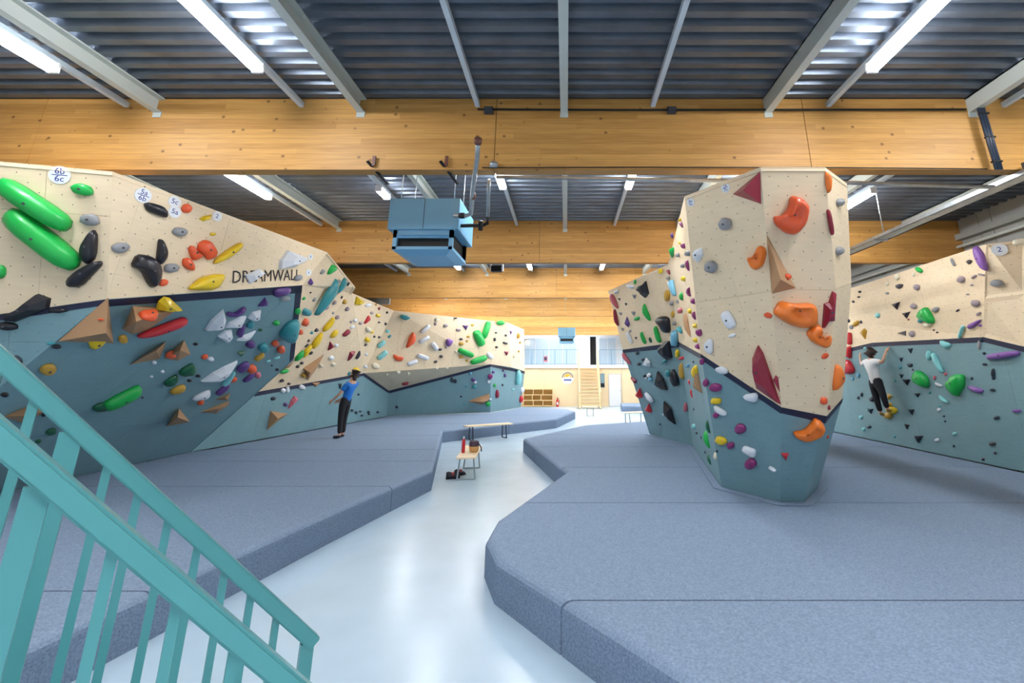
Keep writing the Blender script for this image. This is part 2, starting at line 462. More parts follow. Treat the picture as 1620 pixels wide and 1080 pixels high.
facet(WL, 'blue_panel', [a_sL, a_s0, a_s1, kL], M_BLUE, W1b, seams=(1.22, 2.44))
lowL = Vector((a_sL.x - 0.8, a_sL.y, ZM))
facet(WL, 'blue_panel', [a_sL, kL, base0, lowL], M_BLUE, W1b, seams=None)
# second part, up to the cave
b_t3 = atz(562, 454, ZT); b_t3b = atz(556, 463, ZT); b_t4 = atz(623, 491, ZT)
base2 = atz(612, 658, ZM)
_d = (base2 - base1).normalized(); _n = Vector((_d.y, -_d.x, 0))
_a = math.radians(9)
plB = (_n * math.cos(_a) - Vector((0, 0, math.sin(_a))), base1)
e2 = atp(405, 620, plB)
b_s4 = atp(576, 590, plB)
W4 = 'beige slanting face between the lettering and the cave'
W5 = 'low blue wall behind the standing person'
facet(WL, 'plywood_panel', [a_s2, a_t2, b_t3, b_t3b], M_PLY, W4, seams=None)
facet(WL, 'blue_panel', [e1, e2, base1], M_BLUE, W5, seams=None)
facet(WL, 'plywood_panel', [a_s2, b_t3b, e2, e1], M_PLY, W4, seams=(1.22, 2.0))
facet(WL, 'plywood_panel', [b_t3b, b_t4, b_s4, e2], M_PLY, W4, seams=(1.22, 1.6))
roof_in = atp(615, 618, plB)
facet(WL, 'blue_panel', [e2, b_s4, roof_in, base2, base1], M_BLUE, W5, seams=(2.44, 2.44))
# cave
W6 = 'beige face over the cave'; W7 = 'blue back wall of the cave'; W8 = 'dark underside of the cave roof'; W9 = 'end face of the long wall by the floor lane'
c_t5 = atz(803, 510, ZT); c_t6 = atz(829, 521, ZT)
plC = plane(b_t4, c_t5, b_s4)
c_s5 = atp(776, 576, plC); base3 = atz(776, 652, ZM)
c_s5 = atp(776, 576, plane(roof_in, base3, base2))
c_s5b = aty(809, 581, c_s5.y + 1.7)
c_s6 = aty(830, 587, c_t6.y); base4 = atz(824, 644, ZM)
facet(WL, 'plywood_panel', [b_t4, c_t5, c_s5, b_s4], M_PLY, W6, voff=-1.3)
facet(WL, 'plywood_panel', [c_t5, c_s5b, c_s5], M_PLY, W6, seams=None)
facet(WL, 'plywood_panel', [c_t5, c_t6, c_s6, c_s5b], M_PLY, W9, seams=None)
facet(WL, 'blue_panel', [b_s4, c_s5, roof_in], M_BLUE if False else M_PLY, W8, seams=(1.22, 1.22))
facet(WL, 'blue_panel', [roof_in, c_s5, base3, base2], M_BLUE, W7, seams=(2.44, 2.44))
facet(WL, 'blue_panel', [c_s5, c_s5b, c_s6, base4, base3], M_BLUE, W9, seams=(2.44, 2.44))
endx = Vector((-9.4, c_t6.y + 1.2, 0))
facet(WL, 'blue_panel', [c_t6, c_s6, base4, Vector((endx.x, endx.y, ZM)), Vector((endx.x, endx.y, ZT))], M_BLUE, W9, seams=None, hidden=True)
# top cover so that the body is closed
topc = [a_tL, a_t0, a_t1, a_t2, b_t3, b_t3b, b_t4, c_t5, c_t6, Vector((-9.4, c_t6.y + 1.2, ZT)), Vector((-9.4, a_tL.y, ZT))]
facet(WL, 'top_cover', [p + Vector((0, 0, -0.03)) for p in topc], M_PLY, W2, seams=None, hidden=True)
def pq(pl, *pp): return [atp(x, y, pl) for x, y in pp]
stripe(WL, [(pq(plA3, (172, 474), (478, 451), (477, 463), (173, 484)), plA3[0]),
            (pq(plA3, (468, 455), (478, 451), (465, 566), (458, 572)), plA3[0]),
            ([a_sL, a_s1, a_s1 + (kL - a_s1) * 0.05, a_sL + Vector((-0.02, 0, -0.09))], (a_s1 - a_sL).cross(kL - a_sL).normalized()),
            ])
stripe(WL, [(pq(plB, (405, 620), (576, 590), (577, 594), (402, 627)), plB[0])])
plB2 = plB
stripe(WL, [(pq(plB2, (576, 590), (615, 618), (615, 622), (575, 595)), plB2[0])])
plC7 = plane(roof_in, c_s5, base3)
stripe(WL, [(pq(plC7, (615, 617), (776, 576), (776, 580), (616, 622)), plC7[0])])
plD = plane(c_s5, c_s6, base3)
stripe(WL, [(pq(plD, (776, 576), (830, 587), (830, 591), (776, 580)), plD[0])])

# ---- freestanding boulder
WP = thing('boulder_tower', 'freestanding faceted climbing boulder, bare plywood over blue, leaning outwards above its narrow foot', 'climbing boulder')
ZP = 4.35
t0 = atz(962, 460, ZP); t1 = atz(1057, 418, ZP); t2 = atz(1083, 310, ZP); t3 = atz(1203, 264, ZP); t4 = atz(1305, 264, ZP); t5 = atz(1340, 290, ZP)
t6 = Vector((5.0, 8.2, ZP)); t7 = Vector((4.6, 13.4, ZP))
ZM += 0.003
b0 = atz(1028, 687, ZM); b1 = atz(1096, 706, ZM); b2 = atz(1142, 771, ZM); b3 = atz(1235, 795, ZM); b4 = atz(1270, 795, ZM); b5 = atz(1294, 771, ZM)
b6 = Vector((4.6, 9.0, ZM)); b7 = Vector((4.3, 13.0, ZM))
def _off(Y):
    q3 = aty(1236, 644, Y); q2 = atp(1109, 560, plane(t2, t3, q3))
    n_, p_ = plane(q2, q3, b3); return n_.dot(b2 - p_)
S3Y = min([4.95 + 0.01 * k for k in range(110)], key=lambda Y: abs(_off(Y)))
s3 = aty(1236, 644, S3Y)
plP = plane(t3, t4, s3)
s4 = atp(1308, 658, plP); m4 = atp(1322, 457, plP)
plR = plane(t4, t5, m4)
m5 = atp(1347, 447, plR)
s5 = aty(1333, 630, 6.1)
s2 = atp(1109, 560, plane(t2, t3, s3)); s1 = aty(1074, 541, 10.2); s0 = aty(985, 553, 12.9)
s6 = Vector((4.9, 8.4, s5.z + 0.3)); s7 = Vector((4.5, 13.2, 2.3))
P1 = 'far face of the boulder'; P2 = 'narrow hold-crowded face of the boulder'; P3 = 'broad plywood face of the boulder'; P4 = 'front plywood face of the boulder'; P5 = 'side face of the boulder towards the climber'
Q1 = 'blue foot of the far boulder face'; Q2 = 'blue foot of the narrow boulder face'; Q3 = 'blue foot of the broad boulder face'; Q4 = 'blue foot of the boulder front'; Q5 = 'blue foot of the boulder side'
facet(WP, 'plywood_panel', [t0, t1, s1, s0], M_PLY, P1, voff=-1.3)
facet(WP, 'plywood_panel', [t1, t2, s2, s1], M_PLY, P2, voff=-1.3)
facet(WP, 'plywood_panel', [t2, t3, s3, s2], M_PLY, P3, seams=(2.44, 1.45), voff=-1.45)
facet(WP, 'plywood_panel', [t3, t4, m4, s4, s3], M_PLY, P4, seams=(2.44, 1.45), voff=-1.45)
facet(WP, 'plywood_panel', [t4, t5, m5, m4], M_PLY, P5, seams=None)
facet(WP, 'plywood_panel', [m4, m5, s5, s4], M_PLY, P5, seams=None)
facet(WP, 'blue_panel', [s0, s1, b1, b0], M_BLUE, Q1, seams=(2.44, 2.44))
facet(WP, 'blue_panel', [s1, s2, b2, b1], M_BLUE, Q2, seams=(2.44, 2.44))
facet(WP, 'blue_panel', [s2, s3, b3, b2], M_BLUE, Q3, seams=(2.44, 2.44))
facet(WP, 'blue_panel', [s3, s4, b4, b3], M_BLUE, Q4, seams=None)
facet(WP, 'blue_panel', [s4, s5, b5, b4], M_BLUE, Q5, seams=None)
for a, b, c, d, m in ((t5, t6, s6, m5, M_PLY), (m5, s6, s6, s5, M_PLY), (t6, t7, s7, s6, M_PLY), (t7, t0, s0, s7, M_PLY), (s5, s6, b6, b5, M_BLUE), (s6, s7, b7, b6, M_BLUE), (s7, s0, b0, b7, M_BLUE)):
    pts = [a, b, c, d] if (b - c).length > 1e-4 and (c - d).length > 1e-4 else [a, b, d]
    facet(WP, 'plywood_panel' if m is M_PLY else 'blue_panel', pts, m, P5, seams=None, hidden=True)
facet(WP, 'top_cover', [p + Vector((0, 0, -0.03)) for p in (t0, t1, t2, t3, t4, t5, t6, t7)], M_PLY, P5, seams=None, hidden=True)
plQ3 = plane(s2, s3, b3); plQ4 = plane(s3, s4, b4); plQ5 = plane(s4, s5, b5); plQ1 = plane(s0, s1, b1); plQ2 = plane(s1, s2, b2)
stripe(WP, [(pq(plQ1, (985, 553), (1074, 541), (1074, 549), (986, 558)), plQ1[0]),
            (pq(plQ2, (1074, 541), (1109, 560), (1110, 568), (1075, 548)), plQ2[0]),
            (pq(plQ3, (1109, 560), (1236, 644), (1236, 654), (1110, 569)), plQ3[0]),
            (pq(plQ4, (1236, 644), (1308, 658), (1305, 669), (1236, 653)), plQ4[0]),
            (pq(plQ5, (1308, 658), (1333, 630), (1331, 637), (1305, 669)), plQ5[0])])

ZM -= 0.003
# ---- wall along the side with the climber
WR = thing('climbing_wall', 'long upright climbing wall behind the boulder with a climber on it, plywood over blue', 'climbing wall')
r_b0 = Vector((8.05, 18.0, ZM)); r_b1 = Vector((8.05, 1.2, ZM))
plRb = (Vector((-1, 0, -0.0)), Vector((8.05, 10, 1)))
r_t1 = atz(1560, 386, ZT); r_t2 = atz(1348, 455, ZT)
r_t0 = r_t2 + (r_t2 - r_t1) * 1.2
r_s1 = atp(1556, 533, plRb); r_s2 = atp(1380, 542, plRb); r_s3 = atp(1346, 550, plRb); r_s0 = r_s3 + (r_s3 - r_s2) * 3.5
r_s4 = atp(1620, 553, plRb); r_s5 = r_s1 + (r_s4 - r_s1) * 5.0
r_t3 = atz(1620, 379, ZT); r_t4 = r_t1 + (r_t3 - r_t1) * 2.2; r_t4.y -= 4
r_s5.z = max(r_s5.z, 1.6)
R1 = 'beige face above the climber'; R2 = 'beige end face by the cable tray'; R3 = 'blue wall the climber hangs on'
facet(WR, 'plywood_panel', [r_t0, r_t2, r_t1, r_s1, r_s2, r_s0], M_PLY, R1, voff=-1.1)
facet(WR, 'plywood_panel', [r_t1, r_t3, r_s4, r_s1], M_PLY, R2, seams=(1.22, 1.1), voff=-1.0)
facet(WR, 'plywood_panel', [r_t3, r_t4, r_s5, r_s4], M_PLY, R2, seams=None)
facet(WR, 'blue_panel', [r_s0, r_s2, r_s1, r_b1, r_b0], M_BLUE, R3, seams=(2.44, 2.44))
facet(WR, 'blue_panel', [r_s1, r_s4, r_s5, r_b1], M_BLUE, R3, seams=None)
facet(WR, 'blue_panel', [r_t0, r_s0, r_b0, Vector((9.4, 18.6, ZM)), Vector((9.4, 18.6, ZT))], M_BLUE, R3, seams=None, hidden=True)
facet(WR, 'top_cover', [p + Vector((0, 0, -0.03)) for p in (r_t0, r_t2, r_t1, r_t3, r_t4, Vector((9.4, r_t4.y, ZT)), Vector((9.4, 18.6, ZT)))], M_PLY, R1, seams=None, hidden=True)
stripe(WR, [([r_s0, r_s2, r_s2 - Vector((0, 0, 0.1)), r_s0 - Vector((0, 0, 0.1))], plRb[0]),
            ([r_s2, r_s1, r_s1 - Vector((0, 0, 0.1)), r_s2 - Vector((0, 0, 0.1))], plRb[0]),
            ([r_s1, r_s5, r_s5 - Vector((0, 0, 0.1)), r_s1 - Vector((0, 0, 0.1))], plRb[0])])

# ------------------------------------------------------------------ crash mats
def crash_mat(label, outline, cuts, z0=0.0, z1=0.35):
    root = thing('crash_mat', label, 'crash mat', group='grey felt crash mats')
    cuts = [-99] + cuts + [99]
    for ya, yb in zip(cuts, cuts[1:]):
        bm = bmesh.new()
        f0 = bm.faces.new([bm.verts.new((x, y, z1)) for x, y in outline])
        bmesh.ops.triangulate(bm, faces=[f0])
        g = bm.verts[:] + bm.edges[:] + bm.faces[:]
        bmesh.ops.bisect_plane(bm, geom=g, plane_co=(0, ya + 0.009, 0), plane_no=(0, 1, 0), clear_inner=True)
        g = bm.verts[:] + bm.edges[:] + bm.faces[:]
        bmesh.ops.bisect_plane(bm, geom=g, plane_co=(0, yb - 0.009, 0), plane_no=(0, 1, 0), clear_outer=True)
        bmesh.ops.dissolve_limit(bm, angle_limit=0.01, verts=bm.verts[:], edges=bm.edges[:])
        if not bm.faces: bm.free(); continue
        top = bm.faces[:]
        r = bmesh.ops.extrude_face_region(bm, geom=top)
        low = [v for v in r['geom'] if isinstance(v, bmesh.types.BMVert)]
        for v in low: v.co.z = z0
        bmesh.ops.recalc_face_normals(bm, faces=bm.faces)
        big, small = [], []
        for e in bm.edges:
            if len(e.link_faces) != 2: continue
            up = [abs(f.normal.z) > 0.9 for f in e.link_faces]
            if sum(up) != 1: continue
            if min(v.co.z for v in e.verts) < z1 - 0.01: continue
            ym = [v.co.y for v in e.verts]
            seam = any(abs(y - c) < 0.011 for c in cuts for y in [ym[0]]) and abs(ym[0] - ym[1]) < 0.01
            (small if seam else big).append(e)
        if big: bmesh.ops.bevel(bm, geom=big, offset=0.075, segments=4, affect='EDGES', profile=0.5)
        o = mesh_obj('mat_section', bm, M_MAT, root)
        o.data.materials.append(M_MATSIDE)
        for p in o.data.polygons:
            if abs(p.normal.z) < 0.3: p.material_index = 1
    return root
xy = lambda v: (v.x, v.y)
lb = [xy(q + Vector((0.02, -0.02, 0))) for q in (base1, base2, base3, base4)]
left_outline = [(-3.95, 0.6), (-3.38, 3.33), (-2.93, 6.07), (-2.42, 8.72), (-3.8, 14.5), (-0.4, 18.3), (0.42, 22.1), (0.1, 23.3)] + lb[::-1] + [xy(base0 + Vector((0.02, -0.02, 0))), (-9.4, base0.y - 0.02), (-9.4, 0.6)]
crash_mat('large grey felt crash mat under the overhanging wall, with the standing person on it', left_outline, [4.05, 7.45, 9.5, 10.95, 13.4, 16.5, 20.0])
right_outline = [(1.5, 2.1), (0.7, 2.98), (-0.65, 4.66), (-0.84, 5.2), (-0.82, 5.85), (0.0, 8.56), (-0.1, 8.9), (-1.16, 12.79), (0.63, 16.1), (3.1, 17.4), (8.04, 18.6), (8.04, 0.5), (3.0, 0.5)]
crash_mat('large grey felt crash mat around the foot of the boulder', right_outline, [3.9, 6.55, 8.9, 11.3, 13.6])
crash_mat('small grey felt crash mat beside the white door', [(3.1, 25.9), (8.9, 25.6), (8.9, 28.6), (3.3, 28.4)], [])
# flap around the foot of the boulder
def ring_strip(pts, w, z, h):
    c = sum((Vector(p) for p in pts), Vector()) / len(pts) + Vector((0.9, 0.6, 0))
    nrm = []
    for a, b in zip(pts, pts[1:]):
        e = (b - a); m_ = Vector((e.y, -e.x, 0)).normalized()
        if m_.dot((a + b) / 2 - c) < 0: m_ = -m_
        nrm.append(m_)
    vn = [nrm[0]] + [(p + q).normalized() / max(0.4, math.sqrt((1 + p.dot(q)) / 2)) for p, q in zip(nrm, nrm[1:])] + [nrm[-1]]
    bm = bmesh.new()
    rows = [[bm.verts.new((p.x + v.x * o_, p.y + v.y * o_, zz)) for p, v in zip(pts, vn)] for o_, zz in ((0.012, z), (0.012, z + h), (w, z + h), (w, z))]
    for r in range(4):
        a, b = rows[r], rows[(r + 1) % 4]
        for i in range(len(pts) - 1): bm.faces.new((a[i], a[i + 1], b[i + 1], b[i]))
    bm.faces.new([r[0] for r in rows]); bm.faces.new([r[-1] for r in rows][::-1])
    return bm
flap = mesh_obj('mat_flap', ring_strip([b0, b1, b2, b3, b4, b5], 0.13, ZM + 0.001, 0.014), M_MAT)
tag(flap, 'narrow grey felt flap closing the mat around the boulder foot', 'mat flap')

# ------------------------------------------------------------------ climbing holds
COLORS = {
    'G': ('green', (24, 176, 74)), 'g': ('dark green', (18, 96, 62)), 'K': ('black', (26, 24, 32)), 'k': ('charcoal', (58, 54, 62)),
    'A': ('grey', (146, 146, 148)), 'O': ('orange', (232, 90, 44)), 'o': ('orange', (240, 122, 36)), 'Y': ('yellow', (232, 196, 24)),
    'y': ('mustard', (196, 152, 48)), 'W': ('white', (226, 230, 236)), 'w': ('cream', (232, 222, 196)), 'P': ('purple', (92, 58, 128)),
    'p': ('plum', (138, 44, 108)), 'M': ('mauve', (156, 140, 146)), 'L': ('lilac', (142, 96, 172)), 'T': ('teal', (58, 150, 158)), 't': ('pale turquoise', (134, 206, 208)),
    'R': ('red', (206, 40, 52)), 'r': ('dark red', (146, 32, 56)), 'D': ('dark slate', (36, 48, 62)), 'B': ('brown wood', (178, 138, 100)),
    'i': ('rose', (206, 104, 118)), 'S': ('sky blue', (118, 186, 214)),
}
for k, (nm, rgb) in COLORS.items():
    COLORS[k] = (nm, mat('hold_' + nm.replace(' ', '_') + '_' + k, rgb, 0.38 if k not in 'B' else 0.6, coat=0.15 if k not in 'BAM' else 0.0, bump=(60, 0.15)))
BVH = BVHTree.FromPolygons(TRI_V, TRI_F)
BV = [BVH]
HOLDS = []
MISSED = []
def sight(x, y):
    d = ray(x, y).normalized()
    hit, n, idx, dist = BV[0].ray_cast(EYE, d)
    if hit is None: return None
    if n.dot(d) > 0: n = -n
    return hit, n, TRI_TAG[idx]
def ell(cx, cy, L, W, ang, n=12, kind='e'):
    a = math.radians(ang); out = []
    for k in range(n):
        t = 2 * math.pi * k / n
        ct, st = math.cos(t), math.sin(t)
        if kind == 'b':
            e = 0.55; ct = math.copysign(abs(ct) ** e, ct); st = math.copysign(abs(st) ** e, st)
        j = 1 + (random.uniform(-0.07, 0.07) if kind == 'e' else 0)
        u, v = ct * L / 2 * j, st * W / 2 * j
        out.append((cx + u * math.cos(a) - v * math.sin(a) * 1, cy - u * math.sin(a) - v * math.cos(a)))
    return out
def outline_to_local(pts, hit, n, tilt=True):
    v = (EYE - hit).normalized()
    c = n.dot(v)
    nt = n.copy()
    if tilt and c < 0.6:
        k = 0.0
        while nt.dot(v) < 0.6 and k < 6:
            k += 0.1; nt = (n + v * k).normalized()
    pl = (nt, hit)
    return [atp(x, y, pl) for x, y in pts]
def frame(n):
    t = Vector((0, 0, 1)).cross(n); t = t.normalized() if t.length > 1e-3 else Vector((1, 0, 0))
    u = n.cross(t)
    return Matrix((t, u, n)).transposed()
def add_hold(kind, col, pts, cx, cy, area, hfac=1.0, facet_top=False, apex=None, apex_h=None, peak=None):
    s = sight(cx, cy)
    if s is None:
        MISSED.append((cx, cy, col)); return None
    hit, n, where = s
    R = frame(n)
    Ri = R.transposed()
    wp = outline_to_local(pts, hit, n, tilt=(apex is None))
    lp = [Ri @ (p - hit) for p in wp]
    size = math.sqrt(abs(sum(lp[i].x * lp[(i + 1) % len(lp)].y - lp[(i + 1) % len(lp)].x * lp[i].y for i in range(len(lp)))) / 2) + 1e-4
    ext = max(max((a - b).length for b in lp) for a in lp)
    h = max(0.012, min(0.2, 0.42 * size)) * hfac
    N = len(lp)
    me = D.meshes.new('hold')
    verts, faces = [], []
    base = [Vector((p.x, p.y, 0.001)) for p in lp]
    lift = [max(p.z, 0.0) for p in lp]
    cen = sum(lp, Vector()) / N; cz = sum(lift) / N
    if peak is not None: cen = Ri @ (outline_to_local([peak], hit, n)[0] - hit)
    if apex is not None:
        ap = atp(apex[0], apex[1], (n, hit + n * apex_h)); al = Ri @ (ap - hit)
        verts = base + [al]
        faces = [[i, (i + 1) % N, N] for i in range(N)] + [list(range(N))[::-1]]
    else:
        if facet_top:
            rings = [(1.0, 0.0), (0.93, 0.35), (0.42, 1.0)]
        else:
            rings = [(1.0, 0.0), (1.0, 0.32), (0.9, 0.68), (0.62, 0.93)] if peak is None else [(1.0, 0.0), (1.0, 0.3), (0.88, 0.75), (0.6, 1.05), (0.3, 0.75)]
        verts = list(base)
        for sc, hh in rings[1:]:
            for i, p in enumerate(lp):
                q = cen + (Vector((p.x, p.y, 0)) - Vector((cen.x, cen.y, 0))) * sc
                z = lift[i] * sc + cz * (1 - sc) + h * hh
                verts.append(Vector((cen.x + (p.x - cen.x) * sc, cen.y + (p.y - cen.y) * sc, z)))
        nr = len(rings)
        for r in range(nr - 1):
            for i in range(N):
                a, b = r * N + i, r * N + (i + 1) % N
                faces.append([a, b, b + N, a + N])
        verts.append(Vector((cen.x, cen.y, cz + (h if peak is None else h * 0.55))))
        top = len(verts) - 1
        for i in range(N): faces.append([(nr - 1) * N + i, (nr - 1) * N + (i + 1) % N, top])
        faces.append(list(range(N))[::-1])
    bm = bmesh.new()
    vs = [bm.verts.new(v) for v in verts]
    for f in faces:
        try: bm.faces.new([vs[i] for i in f])
        except ValueError: pass
    name = {'v': 'climbing_volume'}.get(kind, 'foothold' if ext < 0.17 and area < 90 else 'climbing_hold')
    o = mesh_obj(name, bm, COLORS[col][1], None, smooth=not (facet_top or apex is not None))
    hb = BVHTree.FromPolygons([R @ v for v in verts], faces)
    for k in range(9):
        mv = BVHTree.FromPolygons([R @ v + hit + n * (0.006 * k) for v in verts], faces)
        if not mv.overlap(BV[0]): break
    hit = hit + n * (0.006 * k)
    o.matrix_world = Matrix.Translation(hit) @ R.to_4x4()
    if area > 260:
        # bolt head where the hold is screwed on
        bm = bmesh.new()
        rr = min(0.014, 0.12 * size)
        bmesh.ops.create_cone(bm, cap_ends=True, segments=8, radius1=rr, radius2=rr, depth=0.012)
        zc = cz + (h if peak is None else h * 0.55) if apex is None else None
        if zc is not None:
            b = mesh_obj('bolt', bm, M_DARKGREY, o, loc=(cen.x, cen.y, zc + 0.001))
        else: bm.free()
    HOLDS.append(dict(o=o, kind=kind, col=col, where=where, px=(cx, cy), area=area, ext=ext, pos=hit.copy(), ratio=0))
    if kind == 'v':
        base_i = len(TRI_V)
        TRI_V.extend([R @ v + hit for v in verts])
        for f in faces[:N]: TRI_F.append(tuple(base_i + i for i in f)); TRI_TAG.append(where)
        BV[0] = BVHTree.FromPolygons(TRI_V, TRI_F)
    d = HOLDS[-1]
    xs = [p[0] for p in pts]; ys = [p[1] for p in pts]
    # elongation
    mx = my = 0
    for p in lp: mx += (p.x - cen.x) ** 2; my += (p.y - cen.y) ** 2
    cxy = sum((p.x - cen.x) * (p.y - cen.y) for p in lp)
    tr, det = mx + my, mx * my - cxy * cxy
    l1 = tr / 2 + math.sqrt(max(tr * tr / 4 - det, 0)); l2 = max(tr - l1, 1e-9)
    d['ratio'] = math.sqrt(l1 / l2)
    return o
def poly_area(p): return abs(sum(p[i][0] * p[(i + 1) % len(p)][1] - p[(i + 1) % len(p)][0] * p[i][1] for i in range(len(p)))) / 2
def smooth_poly(p):
    out = []
    n = len(p)
    for i in range(n):
        a, b = p[i], p[(i + 1) % n]
        out += [(a[0] * 0.8 + b[0] * 0.2, a[1] * 0.8 + b[1] * 0.2), (a[0] * 0.2 + b[0] * 0.8, a[1] * 0.2 + b[1] * 0.8)]
    return out
def holds(ox, oy, s, text):
    T = lambda x, y: (ox + float(x) / s, oy + float(y) / s)
    for line in text.strip().splitlines():
        w = line.split()
        if not w or w[0].startswith('#'): continue
        k, col = w[0], w[1]
        if k in 'ebt':
            cx, cy = T(w[2], w[3]); L = float(w[4]); W = float(w[5]) if len(w) > 5 else L * 0.75; ang = float(w[6]) if len(w) > 6 else 0
            if k == 't':
                pts = [(cx - L / 2, cy - W / 2), (cx + L / 2, cy - W / 2), (cx + L * 0.1, cy + W / 2)]
                add_hold('t', col, pts[::-1], cx, cy, L * W / 2, 1.0, True)
            else:
                add_hold(k, col, ell(cx, cy, L, W, ang, 14 if L > 14 else 9, k), cx, cy, L * W * 0.8)
        else:
            body = line.split(None, 2)[2]
            apx = ah = None
            if '|' in body:
                body, tail = body.split('|'); tail = tail.split()
                apx = T(*tail[0].split(',')); ah = float(tail[1]) if len(tail) > 1 else None
            pts = [T(*q.split(',')) for q in body.split()]
            ar = poly_area(pts)
            if sum(pts[i][0] * pts[(i + 1) % len(pts)][1] - pts[(i + 1) % len(pts)][0] * pts[i][1] for i in range(len(pts))) > 0: pts = pts[::-1]
            cx = sum(p[0] for p in pts) / len(pts); cy = sum(p[1] for p in pts) / len(pts)
            if k == 'j': add_hold('p', col, smooth_poly(pts), cx, cy, ar, 1.15, peak=apx)
            elif k == 'p': add_hold('p', col, smooth_poly(pts), cx, cy, ar)
            elif k == 'f': add_hold('f', col, pts, cx, cy, ar, 1.0, True)
            elif k == 'v': add_hold('v', col, pts, cx, cy, ar, apex=apx, apex_h=ah)
# return face and lettered face of the long wall
holds(0, 240, 4.909, """
b G 285 412 132 31 -33
b G 352 680 138 36 -38
e G 645 295 36 19 -12
e A 705 530 31 19 -5
p K 740,600 765,650 755,820 690,880 635,830 640,740 700,640
p K 795,845 800,880 740,940 640,1050 535,1050 530,1000 600,930 720,860
e G 5 930 20 22 0
""")
holds(0, 440, 4.909, """
f K 300,120 400,155 385,235 120,340 40,330 40,290 150,240
e K 455 250 30 8 0
e K 60 370 36 13 -5
e K 435 528 16 6 0
e T 400 503 14 5 0
e D 140 630 18 10 -35
e K 35 900 14 8 0
e y 365 700 27 18 8
p Y 670,460 830,455 790,510 700,550
e y 950 465 16 14 0
v B 840,150 882,505 450,490|822,425 0.34
e O 785 320 10 4 0
v B 950,395 1030,215 1400,225 1150,400 1030,435|1060,335 0.3
p O 1065,265 1205,255 1215,320 1190,345 1090,330
p R 1030,435 1200,365 1400,295 1450,305 1440,330 1250,400 1130,435
f Y 1250,115 1300,130 1400,225 1290,235 1195,215 1210,150
v B 1290,490 1240,625 1000,672|1215,560 0.16
v B 1430,480 1480,590 1380,640 1270,620|1400,560 0.2
e O 1310 570 17 12 20
e W 1195 650 8 6 0
p g 1360,735 1385,770 1340,830 1275,830 1265,800 1310,760
p g 1480,640 1520,690 1500,740 1390,750 1380,700
e y 1375 855 27 12 20
b G 940 915 68 16 27
e g 780 990 28 14 10
e K 1105 925 4 3 0
e K 1515 508 8 5 0
e K 1468 790 8 5 0
e K 1535 755 9 5 0
e W 1175 760 6 4 0
e W 1258 722 7 5 0
""")
holds(0, 530, 4.0, """
v B 20,515 190,445 290,480 160,560|150,510 0.14
e g 320 605 18 11 15
e g 240 668 10 7 10
e K 275 490 12 6 40
""")
holds(160, 280, 4.909, """
p K 325,205 370,195 470,225 505,270 505,315 470,310 350,265
e O 660 243 16 15 0
f Y 755,325 800,300 860,292 840,330 790,345
e Y 865 443 10 5 0
e A 605 425 24 15 -5
e A 143 548 28 17 5
e A 540 705 24 15 5
p K 440,480 470,485 505,570 500,630 455,685 420,660 430,560
p K 270,595 370,610 430,660 450,740 440,800 405,860 360,840 300,720 220,690
e O 480 820 15 11 20
p O 690,530 710,535 730,575 785,605 770,630 710,650 685,610 670,555
p O 800,485 840,500 890,580 870,630 815,645 790,600 740,570 750,510
p O 630,630 680,625 720,690 715,730 660,715 625,680
p Y 1060,510 1090,510 1080,550 980,630 865,680 880,635 960,570
p Y 935,750 945,775 880,880 670,875 680,850 760,780 850,755
f W 1225,710 1270,745 1180,810 1150,830 1110,760
""")
holds(400, 360, 6.354, """
f W 340,225 440,265 545,305 525,340 420,380 395,400 255,420 265,330
e A 450 505 14 10 20
p P 195,600 380,595 350,650 290,660 200,690
""")
# blue overhang
holds(220, 440, 4.909, """
e A 1130 155 16 7 10
f P 970,140 1000,180 985,210 920,215
p P 665,265 690,250 740,270 800,220 830,225 810,260 740,295 680,290
f W 640,225 670,310 655,370 585,395 510,400 550,315
f W 830,290 790,375 655,375 690,335 780,295
f W 940,240 935,310 880,330 835,300 870,250
f W 600,440 650,395 710,390 725,450 680,500
f W 905,405 860,460 800,480 750,475 790,440
e P 785 405 22 10 70
e T 860 355 14 12 60
e G 1062 343 11 9 0
e g 938 398 8 5 0
p T 1190,300 1230,310 1215,430 1180,490 1110,470 1075,420 1130,320
e P 860 505 16 13 0
e T 960 530 18 15 0
e O 1050 500 13 11 0
e O 1095 545 14 13 0
t g 785 583 13 10
e O 505 605 12 8 20
e W 550 622 12 7 -10
f W 760,635 720,700 640,760 560,800 470,790 560,720 650,675
b t 690 770 30 7 55
e P 800 680 25 13 35
e O 865 695 18 14 0
p P 900,720 870,775 810,805 800,790 840,740
e O 725 780 13 9 20
e i 915 745 11 11 0
b P 645 855 26 8 40
p W 545,855 545,900 510,930 390,935 440,890
e O 475 960 12 8 30
v B 590,940 710,890 690,950|670,925 0.08
v B 470,1040 600,990 705,950 690,990 600,1048|620,1010 0.1
e t 1065 615 11 4 10
e t 1000 640 9 4 10
e K 1070 705 6 5 0
e K 1030 675 4 3 0
v B 1200,650 1170,690 1090,720|1160,680 0.06
e G 1125 720 15 6 15
b y 930 605 18 7 35
e G 1228 250 10 11 0
v B 310,1010 395,1115 210,1150|300,1080 0.22
""")
